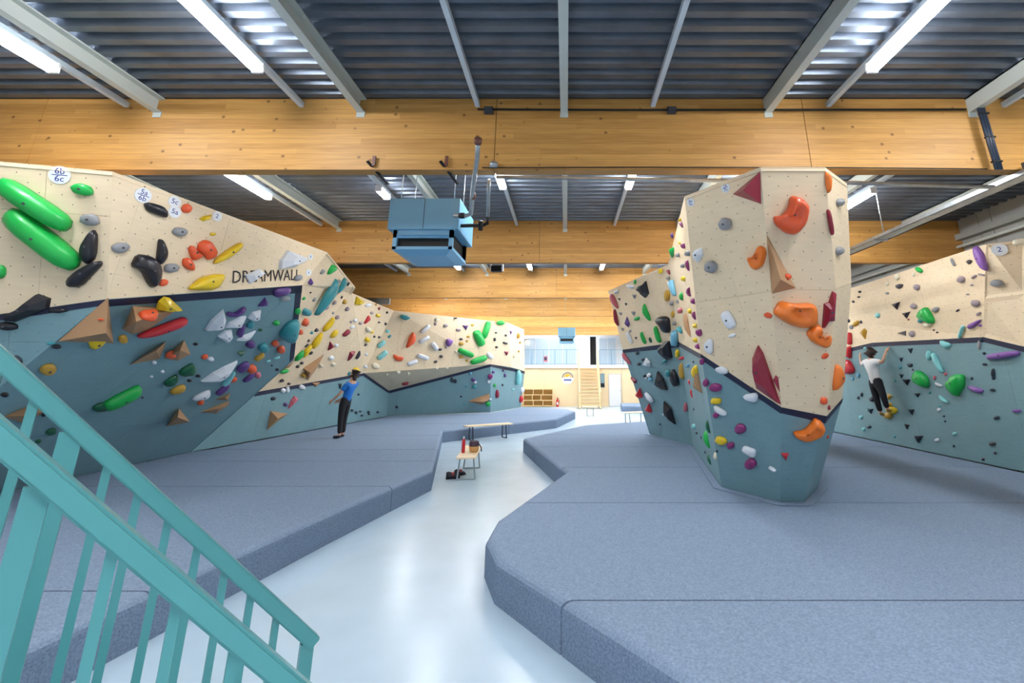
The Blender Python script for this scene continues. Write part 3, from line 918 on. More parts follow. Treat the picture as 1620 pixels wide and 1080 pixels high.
# slanting face between the lettering and the cave
holds(400, 360, 6.354, """
p G 775,365 830,380 825,420 730,475 740,410
e A 690 440 10 6 40
f P 565,500 600,545 580,580 535,545
p T 800,480 810,590 720,720 580,880 600,800 670,640 740,570
p T 910,490 935,550 860,640 840,660 870,530
f O 845,570 850,630 785,675 800,620
e G 505 708 7 5 30
e K 575 650 4 3 0
e A 610 720 8 6 40
e A 855 540 8 5 30
e M 810 750 9 6 40
e M 735 800 9 6 30
e M 650 860 8 6 30
e M 945 815 8 6 40
e M 845 898 8 6 30
e A 800 855 5 4 30
t K 945 570 7 6
t K 885 700 5 5
e y 910 740 8 9 40
e T 515 840 19 12 -20
e O 510 945 12 14 0
e O 470 1045 8 10 0
p R 1155,870 1180,920 1095,975
b r 935 1055 14 6 40
f Y 1020,680 1115,745 1060,780 1010,770
b W 1150 775 11 5 10
e Y 1250 880 6 9 70
e w 1150 1020 8 13 60
e Y 1190 1045 7 5 30
t r 1262 815 6 5
e K 1345 850 4 4
e k 1330 965 4 5
e k 1265 950 5 3
e M 1190 855 6 5
e M 1075 960 6 5
e M 985 945 5 4
e W 1025 930 6 6
e W 995 995 8 5 30
t y 1220 770 4 4
""")
holds(220, 440, 4.909, """
p Y 1510,290 1505,345 1425,420 1420,380
p Y 1425,400 1390,500 1335,555 1345,480
p Y 1340,500 1320,560 1265,625 1270,560
e Y 1510 430 16 7 50
p G 1275,550 1270,600 1205,650 1210,600
e K 1370 400 8 6 20
e T 1335 420 6 6
f r 1475,485 1515,525 1465,560
e W 1530 520 6 6
""")
holds(400, 520, 5.4, """
f r 820,190 870,190 810,275
p k 905,175 915,215 885,260 870,250
e W 665 245 9 7 10
e w 685 300 7 6 0
e w 580 310 6 8 60
e W 965 215 5 5
e W 958 320 5 8 70
e w 1045 315 13 9 -20
e Y 970 90 8 11 60
v B 430,335 610,215 540,345 470,442|490,375 0.22
v B 505,460 580,455 535,500|540,478 0.08
e y 430 395 8 8
e k 245 440 8 5 20
e k 305 468 6 4 0
e k 415 290 6 5 30
e k 380 320 6 5 30
e k 495 205 7 4 40
e k 455 140 8 4 40
e k 470 100 6 4 40
e W 255 525 8 8 0
e W 290 515 5 11 0
e W 415 498 8 10 60
e D 170 595 8 6 30
f i 385,595 295,685 320,610 350,570
e P 275 645 6 7 40
v B 150,700 300,725 225,780 120,865|215,765 0.2
t D 740 490 6 9
e D 900 560 4 4
e D 845 695 5 4
e D 880 715 5 5
e D 915 705 5 3
e D 985 710 5 4
e D 930 740 5 3
e D 990 728 4 3
e D 1065 710 5 4
e Y 872 352 12 10 20
e T 820 380 4 7
b t 1095 130 15 7 40
b t 1105 225 19 8 40
e t 1150 20 6 7 60
e T 1168 65 7 4 45
e k 1035 65 4 4
e k 1075 70 5 4
e k 960 135 6 4 40
""")
# cave
holds(540, 460, 4.91, """
p T 455,185 500,185 540,210 500,230 460,215
p O 555,315 575,345 570,400 510,445 500,430 530,350
p O 400,490 440,505 485,515 470,545 430,545 405,520
b W 650 295 19 6 40
b W 640 378 19 7 30
b W 722 430 15 8 -55
b W 632 512 19 7 -18
b W 550 555 17 7 20
e w 740 225 7 6 0
e M 730 255 4 6
e M 808 270 8 5 0
e k 890 207 5 3
e M 908 303 8 5
e k 928 375 6 4
e y 930 410 8 6
e y 985 355 5 4
e y 975 390 4 4
e y 1018 265 5 4
e w 890 470 4 4
e y 930 512 7 5
e y 975 540 5 4
t P 963 287 10 8
p L 810,375 840,370 868,385 855,415 830,435 810,415
b G 1065 368 27 12 -66
b G 1120 305 29 8 73
b G 965 480 26 9 -22
b G 1065 535 27 9 20
e G 1232 248 13 8 0
e W 1152 503 13 8 -45
e k 768 455 6 4 10
e k 775 508 6 5
e k 732 550 6 4 20
e M 812 435 3 5
e K 1190 377 4 6
e K 1270 405 4 9 75
e k 1205 437 5 4
t r 1278 485 8 7
e k 1200 325 4 3
e k 1275 345 4 4
t P 1312 325 4 6
e y 1370 350 5 9
e y 1385 400 4 4
e w 1340 510 4 4
e y 1375 470 3 4
e w 440 628 8 5
e w 520 640 5 5
e w 355 650 4 3
b r 495 715 11 4 10
e w 740 600 5 3
e w 820 598 5 3
e D 860 690 6 8
e D 885 700 5 7
e P 1025 690 7 6
e W 1040 710 5 5
e T 970 740 4 4
e T 1035 742 8 6
e S 1003 640 5 5
e D 930 820 4 3
e T 955 880 4 3
e D 430 900 5 4
e p 1155 665 8 9
e P 1178 630 5 5
e W 1145 705 5 5
e G 1187 735 4 6
v B 1152,795 1150,850 1085,885 985,855|1100,862 0.35
e G 1138 875 8 8
e W 1150 838 4 3
e r 1205 800 5 14
e R 1390 840 6 12
e P 1255 618 4 4
e P 1268 655 4 6
e D 1250 730 3 4
b t 1362 670 6 24 0
e W 1400 770 6 10
e t 1330 765 5 3
""")
# boulder: far face and narrow face
holds(950, 380, 6.0, """
p i 100,505 135,520 190,650 150,620 105,560
p r 135,650 155,660 181,820 145,775
f K 450,380 475,500 435,545 400,495 345,460 370,430 435,415
p G 425,595 445,640 485,740 480,765 415,690 410,630
e G 355 740 6 10 -70
e G 345 390 4 8
f W 245,425 300,415 335,440 310,460 270,450
e W 160 485 5 10 -60
t A 325 535 8 7
t A 320 695 8 7
t A 195 698 7 5
t k 182 560 5 4
t k 247 607 5 4
t A 213 845 7 5
t A 285 862 5 5
t k 340 928 5 4
f P 260,720 285,790 270,825 235,790
b W 285 920 20 4 -68
b G 412 925 20 4 -70
b G 550 890 27 5 -74
e g 478 945 9 4 -70
p K 535,750 570,720 640,715 675,740 675,870 625,875 590,810
e Y 587 288 7 9
p r 630,280 670,280 680,320 655,325
b S 705 450 27 8 -68
e y 640 520 8 19 0
e G 780 530 7 13
e A 740 580 6 6
e A 690 592 6 8
p i 740,650 800,630 805,670 745,700
e y 690 700 5 12
b T 770 850 14 7 -30
b S 718 925 9 26 0
e A 710 785 6 6
f B 800,690 830,740 885,915 840,890
e Y 800 362 9 9
p p 830,455 865,440 855,500 885,525 850,535 825,495
p p 865,555 910,545 920,605 870,600
e Y 860 670 9 9
p p 880,685 915,670 922,758 880,730
e Y 910 810 10 8
p p 905,850 960,840 965,900 940,915 910,885
e Y 915 945 10 8
p p 910,985 960,975 962,1035 905,1020
b W 1222 750 30 16 -62
p W 1215,905 1245,885 1285,885 1280,915 1220,920
e A 655 355 6 5
e Y 650 430 3 4
""")
holds(960, 530, 5.686, """
f K 470,110 540,50 580,45 600,200 555,225 480,150
p i 142,155 170,170 232,250 217,262 155,200
f r 215,375 280,400 260,435
f W 360,200 400,240 395,285 325,268
e W 385 360 7 8
e S 395 395 7 6
e W 355 385 4 4
e D 278 162 6 5
e D 295 260 7 5
e D 345 365 6 5
e D 330 220 5 5
f R 315,465 330,555 300,570 262,530
f R 395,605 415,690 390,697 347,665
p W 345,505 400,540 430,585 420,610 370,570
f K 465,320 515,380 560,490 500,490 440,430
p K 605,280 660,400 650,450 620,460 580,400
f K 520,590 590,650 625,800 590,760 525,690
e T 520 235 5 10 -60
e T 555 340 7 12
e W 510 712 4 3
e D 480 800 3 3
e Y 640 165 6 14
b y 690 320 7 26 0
f R 735,400 765,405 760,450 745,440
f R 755,485 780,490 785,575 770,545
e i 720 645 5 15
e R 690 205 5 15 -70
p Y 780,320 800,275 850,262 855,320 830,370 790,385
f B 855,300 865,520 800,480
e t 795 820 8 9
e D 815 880 5 4
e D 855 915 3 5
e D 790 665 3 5
p g 905,760 930,780 940,890 905,850
p G 895,850 930,880 950,1035 885,945
e S 745 270 4 14 -60
e p 860 235 8 11
e p 893 425 9 13
e D 785 240 4 4
""")
holds(1080, 620, 5.686, """
p g 235,555 258,580 270,665 232,610
e w 305 575 6 12
e D 310 530 4 4
e D 208 540 3 5
e D 175 410 3 5
e D 105 155 3 4
e Y 350 430 19 12 -20
e p 435 475 12 11
p W 545,485 580,480 665,515 660,580 620,575 540,520
e p 615 640 18 17
b W 810 690 14 5 -32
t R 917 580 13 12
j o 1180,225 1240,250 1270,300 1230,370 1090,425 1010,400 985,350 1080,340 1150,270|1165,310
e O 1290 395 6 7
""")
# boulder: broad face, front, side
holds(1040, 270, 4.909, """
e Y 175 355 6 8
p p 170,395 200,400 218,440 195,440
e P 145 500 5 9
p G 82,590 110,555 140,540 130,620 110,650
p p 185,570 230,560 235,600 200,605
e Y 180 560 5 5
e A 250 640 9 13 -70
e A 170 655 7 10 -70
f W 275,640 300,610 350,595 360,650 320,715 285,690
e A 208 735 7 10 -60
p p 225,700 250,690 265,780 235,760
e A 530 412 22 20 0
e A 420 745 21 19 0
v r 800,5 806,258 585,182|665,152 0.2
j o 795,578 835,590 850,640 830,730 780,770 740,755 700,670 745,670 775,630|785,675
j O 1030,190 1110,215 1160,280 1130,420 1060,500 980,480 910,420 893,355 960,350 1010,290|1040,345
v B 850,495 1075,910 890,955|958,842 0.3
e O 1005 825 12 9 -30
e A 1405 245 13 15 -80
e A 1400 622 14 16 -80
p o 1292,15 1312,10 1335,70 1325,185 1300,130
b r 1338,400 6 6
""".replace('b r 1338,400 6 6', 'b r 1338 400 42 6 -80'))
holds(0, 0, 1.0, """
j o 1223,490 1233.5,474 1254,480 1284,478 1288.5,491.7 1287.5,515 1266,518 1243,511 1223,496|1259,489
f r 1303,480 1310,478 1316,460 1322,463 1319,508 1307,509 1303,519 1300,518
p W 1114.5,544 1122,534.5 1129,538 1128,561 1118,556
""")
holds(1060, 480, 5.143, """
e O 800 95 14 9 -20
j o 1150,180 1215,165 1200,230 1250,280 1308,255 1290,340 1250,360 1150,310 1100,240|1195,265
e O 1260 425 13 8 30
p o 1310,490 1360,495 1385,570 1380,640 1315,715 1300,640
e O 1250 790 12 12 45
e r 1287 845 5 8
f r 720,335 760,400 905,820 715,690 680,540 680,430
f r 860,580 880,600 895,720 840,620
p W 365,525 430,505 480,540 470,570 400,560
p W 595,740 700,720 720,745 715,800 620,780
e p 375 680 20 13 -5
e p 575 1015 18 16 0
b Y 378 790 16 9 0
p W 360,825 390,830 465,880 460,910 420,900 370,865
e p 375 905 10 9
p R 1452,232 1482,240 1490,335 1448,335
p R 1450,350 1485,345 1485,450 1430,430 1432,380
p R 1440,450 1480,470 1520,540 1500,570 1440,578 1428,500
""")
# wall with the climber
holds(1320, 360, 5.4, """
e K 220 548 5 4
e K 210 592 5 3
e K 165 632 5 4 -20
p k 525,495 560,478 597,485 580,515 550,525
f k 492,655 567,632 540,700
f k 580,730 657,715 620,775
f k 540,900 615,882 615,925
e M 710 508 10 10
e M 685 672 11 9 -20
e M 670 908 10 10 -20
e M 1088 443 12 11
p k 1130,290 1155,270 1185,285 1155,318
e M 1213 645 14 11
e M 1235 735 5 9 -60
e w 800 830 13 8
e G 730 360 13 7 -35
p G 795,672 830,720 865,790 850,825 770,795 720,760 745,710
e A 870 700 8 12 -60
e T 740 795 8 8 -50
p L 1205,165 1235,155 1290,230 1320,350 1310,372 1270,345 1220,240
p L 1258,780 1255,800 1210,845 1160,868 1142,850 1165,820
e L 1248 835 6 4
e A 1392 475 22 12 0
b w 1575 125 22 9 10
b M 1197 420 9 4 35
b M 1258 402 11 3 -12
e M 1175 490 5 3
e M 1140 568 6 3
b k 1055 708 6 3 35
b A 1018 295 14 4 -65
e y 195 820 6 12 -50
f y 225,900 260,860 285,880 270,955
e k 118 795 4 6
e k 232 805 4 5
e A 150 850 7 7
e A 455 560 6 4
e t 375 750 7 8
e w 545 420 8 10
e w 455 480 5 7
e w 680 400 5 7
e r 635 785 3 3
b t 1100 890 22 4 72
e k 850 875 3 3
e k 880 895 4 3
""")
holds(1320, 520, 4.91, """
p t 830,85 910,115 905,140 870,155 830,120
f D 570,152 612,150 597,192
f D 503,222 537,222 522,258
p D 565,270 610,270 608,295 585,300
f D 505,350 540,355 525,387
f K 530,392 593,392 570,440
f K 622,500 668,500 652,533
f K 575,625 625,625 607,670
f K 545,738 585,745 568,782
f K 625,830 695,830 655,887
p G 660,318 720,360 745,410 735,460 690,450 625,410 625,360 640,340
p G 960,352 1015,355 1020,440 990,490 960,532 890,460 885,420 920,395 930,365
e t 740 205 8 17 0
b t 810 265 36 6 -63
e i 865 350 5 5
e i 780 380 4 7
p W 780,410 845,435 840,455 800,445
p t 815,505 895,570 880,580 830,555
p L 1035,450 1060,440 1165,470 1150,500 1110,500
b L 1320 205 52 10 8
e D 1238 345 6 15
e D 1240 380 6 7
e D 1232 475 9 5 -10
e D 1170 275 8 4
e D 1165 190 5 5
e A 1130 125 5 15
e D 1140 85 5 8
e D 1070 385 5 5
b L 1420 637 14 5 0
e D 1265 690 10 6 20
e k 1230 893 11 6
e k 1252 965 5 5
e k 1158 1015 5 5
e W 815 628 6 6
e t 938 815 7 6
e W 800 865 7 6
e T 470 838 4 4
e t 230 780 6 6
e t 210 685 6 6
e D 295 548 7 9 40
e D 215 512 4 7
t D 282 640 10 8
e D 272 762 8 5
e D 188 535 4 5
e Y 455 632 17 11 -10
e y 425 675 14 11
f y 415,500 455,520 425,555
e y 428 590 12 8
t D 278 175 8 8
e D 308 133 3 3
e S 190 360 5 8
e S 145 385 4 6
e T 515 300 5 5
e T 473 403 4 4
e k 610 318 3 3
e T 743 495 4 4
e T 822 600 5 3
e D 852 678 4 3
e D 862 718 3 3
e D 928 910 3 4
e T 640 520 3 3
e t 265 632 6 4
e t 242 150 5 4
""")
# ------------------------------------------------------------------ labels for the holds
def size_word(d):
    e = d['ext']
    return 'tiny' if e < 0.1 else 'small' if e < 0.2 else '' if e < 0.42 else 'large' if e < 0.9 else 'huge'
def shape_word(d):
    k = d['kind']
    if k == 'v': return 'pyramid volume'
    if k == 't': return 'triangular hold'
    if k == 'b': return 'bar hold' if d['ratio'] > 1.9 else 'block hold'
    if k == 'f': return 'angular hold' if d['ratio'] < 2.2 else 'long angular hold'
    if k == 'p': return 'rounded hold' if d['ratio'] < 1.9 else 'long curved hold'
    return 'knob' if d['ratio'] < 1.25 else 'oval hold' if d['ratio'] < 2 else 'long slim hold'
for d in HOLDS:
    d['short'] = ' '.join(w for w in (size_word(d), COLORS[d['col']][0], shape_word(d)) if w)
def full_label(d):
    best = None
    for e in HOLDS:
        if e is d or e['where'] != d['where'] or e['area'] < max(d['area'] * 1.6, 70): continue
        r = (e['pos'] - d['pos']).length
        if r > 1.6: continue
        if best is None or r < best[0]: best = (r, e)
    if best:
        dz = d['pos'].z - best[1]['pos'].z
        h = math.hypot(d['pos'].x - best[1]['pos'].x, d['pos'].y - best[1]['pos'].y)
        rel = 'beside' if abs(dz) < 0.6 * h else ('above' if dz > 0 else 'below')
        return d['short'] + ' ' + rel + ' the ' + best[1]['short'] + ' on ' + d['where']
    return d['short'] + ' on ' + d['where']
from collections import Counter
for d in HOLDS:
    lab = full_label(d)
    if len(lab.split()) > 16:
        lab = lab.replace(' of the boulder', '').replace('hold-crowded ', '').replace(' between the lettering and the cave', ' before the cave').replace(' beside the teal stair', ' by the stair').replace(' under the lettering', '').replace(' with the black lettering', ' with lettering').replace(' the climber hangs on', ' with the climber').replace(' of the long wall by the floor lane', ' by the lane').replace(' behind the standing person', '')
    w = lab.split()
    if len(w) > 16: lab = ' '.join((d['short'] + ' on ' + d['where']).split()[:16])
    d['label'] = lab
for d in HOLDS:
    cat = 'volume' if d['kind'] == 'v' else ('foothold' if d['o'].name.startswith('foothold') else 'climbing hold')
    tag(d['o'], d['label'], cat, 'holds on the ' + d['where'].replace('the ', '', 1) if d['where'].startswith('the ') else 'holds on the ' + d['where'])

# ------------------------------------------------------------------ lettering, grade tags
def text_mesh(name, txt, size, m, parent, mw, extrude=0.002, align='CENTER'):
    cu = D.curves.new(name, 'FONT'); cu.body = txt; cu.size = size; cu.extrude = extrude; cu.align_x = align; cu.align_y = 'CENTER'
    cu.resolution_u = 2
    tmp = D.objects.new('tmp', cu); COL.objects.link(tmp)
    dg = bpy.context.evaluated_depsgraph_get()
    me = D.meshes.new_from_object(tmp.evaluated_get(dg))
    D.objects.remove(tmp); D.curves.remove(cu)
    me.materials.clear(); me.materials.append(m)
    o = D.objects.new(name, me); link(o, parent)
    if parent is not None: o.matrix_local = mw
    else: o.matrix_world = mw
    return o
s_a = sight(375, 448); s_b = sight(476, 443)
n = s_a[1]
xax = (s_b[0] - s_a[0]).normalized(); yax = n.cross(xax)
mid = (sight(425, 437)[0]) + n * 0.006
L = (s_b[0] - s_a[0]).length * 1.04
o = text_mesh('wall_lettering', 'DREAMWALL', 1.0, M_LETTER, None, Matrix.Identity(4), 0.004)
dx, dy = o.dimensions.x, o.dimensions.y
xs = [v.co.x for v in o.data.vertices]; wx = max(xs) - min(xs)
ysv = [v.co.y for v in o.data.vertices]; wy = max(ysv) - min(ysv)
hgt = (sight(425, 429)[0] - sight(425, 447)[0]).length
for v in o.data.vertices: v.co.x *= L / wx; v.co.y *= hgt / wy; v.co.z *= 0.5
o.matrix_world = Matrix.Translation(mid) @ Matrix((xax, yax, n)).transposed().to_4x4()
tag(o, 'black DREAMWALL lettering painted on the plywood above the navy stripe', 'lettering')
def grade_tag(x, y, rpx, lines, label):
    s = sight(x, y)
    if s is None: return
    hit, n, where = s
    R = frame(n)
    dist = (hit - EYE).length
    r = rpx * dist / F * 0.78
    bm = bmesh.new(); bmesh.ops.create_cone(bm, cap_ends=True, segments=20, radius1=r, radius2=r, depth=0.006)
    o = mesh_obj('grade_tag', bm, M_WHITE)
    o.matrix_world = Matrix.Translation(hit + n * 0.005) @ R.to_4x4()
    tag(o, label, 'grade tag', 'round white grade tags')
    for i, t in enumerate(lines):
        yy = 0 if len(lines) == 1 else (0.42 - 0.84 * i) * r
        text_mesh('lettering', t, r * (0.95 if len(lines) > 1 else 1.2), M_INK, o, Matrix.Translation((0, yy, 0.0035)), 0.0015)
    if len(lines) > 1:
        box('underline', -r * 0.7, r * 0.7, -r * 0.03, r * 0.05, 0.003, 0.0055, M_INK, o)
grade_tag(95, 277, 12, ['6b', '6c'], 'round white tag reading 6b 6c above the huge green bar holds')
grade_tag(226, 309, 11, ['5a', '6b'], 'round white tag reading 5a 6b near the top of the lettered face')
grade_tag(276, 319, 9, ['5c'], 'round white tag, upper of a touching pair, reading 5c')
grade_tag(276, 335, 9, ['5a'], 'round white tag, lower of a touching pair, reading 5a')
grade_tag(343, 342, 8, ['2'], 'round white tag reading 2 beside a small yellow hold')
grade_tag(491, 406, 5, ['8'], 'small round white tag beside the large white angular hold')
grade_tag(488, 431, 6, ['6'], 'small round white tag above the lettering end corner')
grade_tag(1148, 297, 9, ['7a', '7c'], 'round white tag near the dark red volume atop the boulder')
grade_tag(1093, 320, 8, ['6a', '6c'], 'round white tag at the top corner edge of the boulder')
grade_tag(1581, 395, 9, ['2'], 'round white tag beside the long lilac hold by the cable tray')

# ------------------------------------------------------------------ hanging air heaters
def heater(Y, x0, x1, z0, z1, depth, label, k=1.0):
    o = thing('air_heater', label, 'heater', ((x0 + x1) / 2, Y, z0), group='hanging blue air heaters')
    w = (x1 - x0) / 2; h = z1 - z0
    box('cabinet', -w, w, 0, depth, 0, h, M_HEAT, o, bevel=0.012)
    box('panel_seam', -0.004, 0.004, -0.004, 0.0, 0.01, h - 0.01, M_CHARCOAL, o)
    # outlet with louvres under the cabinet
    w2 = w * 0.84; hz = h * 0.62
    bm = bmesh.new()
    for (a, b, c, d, e, f) in ((-w2, w2, 0.04, 0.1, -0.12 * h / 0.5, 0), (-w2, w2, 0.04, 0.1, -hz, -hz + 0.05), (-w2, -w2 + 0.06, 0.04, 0.1, -hz, 0), (w2 - 0.06, w2, 0.04, 0.1, -hz, 0),
                               (w2 - 0.06, w2, depth - 0.1, depth - 0.04, -hz, 0), (-w2, -w2 + 0.06, depth - 0.1, depth - 0.04, -hz, 0), (w2 - 0.05, w2, 0.04, depth - 0.04, -hz, -hz + 0.05), (-w2, -w2 + 0.05, 0.04, depth - 0.04, -hz, -hz + 0.05), (-w2, w2, depth - 0.1, depth - 0.04, -hz, 0)):
        bbox(bm, a, b, c, d, e, f)
    fr = mesh_obj('outlet_frame', bm, M_HEAT, o)
    box('outlet_mouth', -w2 + 0.05, w2 - 0.05, 0.12, depth - 0.1, -hz + 0.05, -0.01, M_BLACK, o)
    bm = bmesh.new()
    bar_mesh(bm, (-w2 + 0.06, 0.03, -hz * 0.3), (w2 - 0.06, 0.03, -hz * 0.3), 0.05, 0.012, Vector((0, 0.5, 1)))
    mesh_obj('louvre', bm, M_HEAT, o)
    bm = bmesh.new()
    t = [bm.verts.new(p) for p in ((-w2, 0.02, -hz), (w2, 0.02, -hz), (w2, depth, -hz), (-w2, depth, -hz), (-w2 * 0.72, 0.2, -hz - 0.05), (w2 * 0.72, 0.2, -hz - 0.05), (w2 * 0.72, depth - 0.1, -hz - 0.05), (-w2 * 0.72, depth - 0.1, -hz - 0.05))]
    for f in ((0, 1, 2, 3), (4, 5, 6, 7), (0, 1, 5, 4), (1, 2, 6, 5), (2, 3, 7, 6), (3, 0, 4, 7)): bm.faces.new([t[i] for i in f])
    mesh_obj('base_pan', bm, M_HEAT, o)
    for sx in (-0.8, 0.75):
        for sy in (0.15, 0.75):
            tube('hanger_rod', [(sx * w, sy * depth, h), (sx * w, sy * depth, ZD - z0)], 0.008 * k, M_GALV, o, 6)
    return o
H1 = heater(6.35, -2.71, -1.63, 4.13, 4.63, 1.0, 'large pale blue air heater box hanging behind the conduit beam')
heater(26.3, -0.49, 0.53, 4.2, 4.75, 0.8, 'small-looking blue air heater far down the hall before the gallery')
for x, lab in ((-2.52, 'dark clamp on a copper stub on the beam, above the heater, with slack strap'), (-1.57, 'dark clamp on a copper stub beside the silver heater pipe')):
    o = thing('beam_clamp', lab, 'clamp', (x, 5.29, 4.66))
    box('stub', -0.02, 0.02, -0.02, 0.0, -0.02, 0.12, M_RUST, o)
    bar('strap', (-0.07, -0.05, 0.03), (0.1, 0.25, -0.16), 0.035, 0.02, M_BLACK, o)
o = thing('heater_pipe', 'silver insulated pipe with elbow feeding the large heater', 'pipe', (-1.3, 6.5, 4.5))
pp = [atd(756, 226, 5.3), atd(755, 250, 5.5), atd(748, 300, 6.0), atd(746, 330, 6.2), atd(745, 338, 6.3), atd(738, 341, 6.35), atd(718, 341, 6.4)]
of = o.location
tube('pipe_run', [p - of for p in pp], 0.03, M_GALV, o, 10)
tube('joint', [atd(748.5, 306, 6.06) - of, atd(748, 314, 6.1) - of], 0.04, M_RUST, o, 8)
tube('valve', [atd(734, 341, 6.33) - of, atd(728, 341, 6.36) - of], 0.045, M_BLACK, o, 8)
tube('end_cap', [atd(756.5, 219, 5.25) - of, atd(756, 227, 5.3) - of], 0.045, M_RUST, o, 8)
o = thing('return_pipe', 'short silver return pipe with dark valve beside the large heater', 'pipe', (-1.0, 6.5, 4.4))
of = o.location
tube('pipe_run', [atd(774, 284, 6.5) - of, atd(773, 300, 6.6) - of, atd(772, 343, 6.85) - of], 0.026, M_GALV, o, 10)
tube('elbow', [atd(772, 343, 6.85) - of, atd(771, 353, 6.85) - of, atd(764, 356, 6.85) - of, atd(735, 357, 6.85) - of, Vector((-1.66, atd(735, 357, 6.85).y, atd(735, 357, 6.85).z)) - of], 0.03, M_BLACK, o, 8)
tube('valve_wheel', [atd(761, 349, 6.8) - of, atd(760, 364, 6.85) - of], 0.035, M_BLACK, o, 8)

# ------------------------------------------------------------------ tubes, tray and conduit under the roof
tag(tube('steel_tube', [aty(785, 280, 5.62), aty(1340, 289, 5.62), aty(1572, 296, 5.62)], 0.028, M_GALV, None, 10), 'galvanised tube running crosswise just behind the conduit beam', 'pipe')
o = thing('cable_tray', 'galvanised cable tray running lengthwise above the side climbing wall', 'cable tray', (6.0, 1.0, 4.5))
bm = bmesh.new(); bbox(bm, -0.1, 0.1, 0, 14.4, 0, 0.008); bbox(bm, -0.1, -0.094, 0, 14.4, 0, 0.07); bbox(bm, 0.094, 0.1, 0, 14.4, 0, 0.07)
mesh_obj('tray', bm, M_GALV, o)
for y in (0.6, 3.6, 7.1, 10.4, 13.4):
    tube('hanger_rod', [(0.1, y, 0.0), (0.1, y, 1.15)], 0.009, M_GALV, o, 6)
    box('clip', -0.14, 0.14, y - 0.03, y + 0.03, -0.02, 0.012, M_GALV, o)
box('junction_box', -0.09, 0.02, 4.1, 4.25, 0.07, 0.16, M_DARKGREY, o)
tag(tube('cable', [(6.25, 1.0, 4.56), (6.22, 5.0, 4.57), (6.25, 8.0, 4.55), (6.22, 15.2, 4.56)], 0.012, M_BLACK), 'thin black cable lying beside the galvanised cable tray', 'cable')
o = thing('wall_pipe', 'thin pale pipe running along the grey hall wall above the climbing wall', 'pipe', (9.45, 3.0, 4.98))
tube('pipe_run', [(0, 0, 0), (0, 12.5, 0)], 0.035, M_PURLIN, o, 8)
for y in (1, 4, 7, 10, 12): box('pipe_clip', -0.02, 0.15, y, y + 0.05, -0.045, 0.045, M_GALV, o)
o = thing('wall_rail', 'grey horizontal sheeting rail fixed along the hall wall', 'rail', (9.5, 1.0, 5.15))
box('rail_body', -0.06, 0.09, 0, 25, 0, 0.14, mat('rail_grey', (150, 152, 148), 0.6), o)
o = thing('cable_conduit', 'dark bundled cable conduit dropping down the beam to the cable tray', 'conduit', (5.55, 5.2, 4.55))
for dx_ in (-0.035, 0.0, 0.035): tube('cable_run', [(dx_, 0, 0), (dx_ - 0.02, 0, 0.9)], 0.018, M_CHARCOAL, o, 6)
for z in (0.1, 0.45, 0.8): box('cable_tie', -0.06, 0.06, -0.022, 0.022, z, z + 0.02, M_BLACK, o)
tag(tube('beam_cable', [(-1.1, 5.29, 4.62), (1.0, 5.29, 4.625), (3.5, 5.29, 4.62), (5.5, 5.29, 4.60)], 0.008, M_BLACK, None, 5), 'thin black cable clipped along the bottom edge of the conduit beam', 'cable')
o = thing('spot_lamp', 'small grey round sensor on the beam bottom beside the heater pipe', 'sensor', (-0.95, 5.29, 4.64))
lathe('sensor_dome', [(0.055, -0.02), (0.06, 0.02), (0.05, 0.05), (0.02, 0.06)], M_GALV, o, 12)
for x, lab in ((-1.05, 'small grey junction box at the beam top over the heater'), (1.42, 'small grey junction box at the beam top over the floor lane')):
    o = thing('junction_box', lab, 'junction box', (x, 5.24, 5.5))
    box('box_body', -0.06, 0.06, 0, 0.06, -0.09, 0, M_CHARCOAL, o, bevel=0.006)
    box('box_lid', -0.05, 0.05, -0.008, 0, -0.08, -0.01, M_DARKGREY, o)
tag(tube('beam_cable', [(-1.2, 5.27, 5.47), (1.0, 5.27, 5.46), (5.4, 5.27, 5.47)], 0.014, M_BLACK, None, 5), 'black cable run along the top edge of the conduit beam', 'cable')
o = thing('loudspeaker', 'small black loudspeaker hanging between the second and third beams', 'loudspeaker', aty(785, 424, 13.0))
box('speaker_box', -0.16, 0.16, 0, 0.2, -0.09, 0.09, M_BLACK, o, bevel=0.01)
for sx in (-0.18, 0.18): box('bracket', sx - 0.02, sx + 0.02, 0.05, 0.15, -0.06, 0.9, M_WHITE, o)

# ------------------------------------------------------------------ teal stair
o = thing('steel_stair', 'teal painted steel stair with two handrails and flat balusters', 'stair', (-1.5, 1.2, 0))
of = o.location.copy()
ra = atd(100, 643 + 14, 1.55); rb = atd(450, 962 + 11, 1.85)
rd = (rb - ra); hd = Vector((rd.x, rd.y, 0)).normalized(); sd = Vector((hd.y, -hd.x, 0))
slope = rd.z / Vector((rd.x, rd.y)).length
rpl = (sd, ra)
r_end = atp(497, 1016, rpl)
r_top = ra - rd * 1.6
bar('handrail', r_top - of, r_end - of, 0.05, 0.05, M_TEAL, o)
na = atd(0, 660 + 31, 0.78); npl = (sd, na)
n_len = (r_end - ra).dot(hd)
n_end = na + rd * 1.35
bar('handrail', na - rd * 0.9 - of, n_end - of, 0.045, 0.039, M_TEAL, o)
STR = 1.02
def baluster(p, w, tdepth, drop=STR):
    # p on the rail centre line; flat bar standing vertically
    bm = bmesh.new()
    a = p - Vector((0, 0, 0.02)); b = Vector((p.x, p.y, max(p.z - drop, 0.0)))
    bar_mesh(bm, b - of, a - of, tdepth, w, hd)
    return mesh_obj('baluster', bm, M_TEAL, o)
def on_rail(x, pl, a0):
    # point of the rail at the photo column x
    lo, hi = -3.0, 3.0
    for _ in range(50):
        m_ = (lo + hi) / 2; q = a0 + rd * m_; v = q - EYE
        px_ = CX + F * v.dot(RT) / v.dot(FW)
        if px_ < x: lo = m_
        else: hi = m_
    return a0 + rd * m_
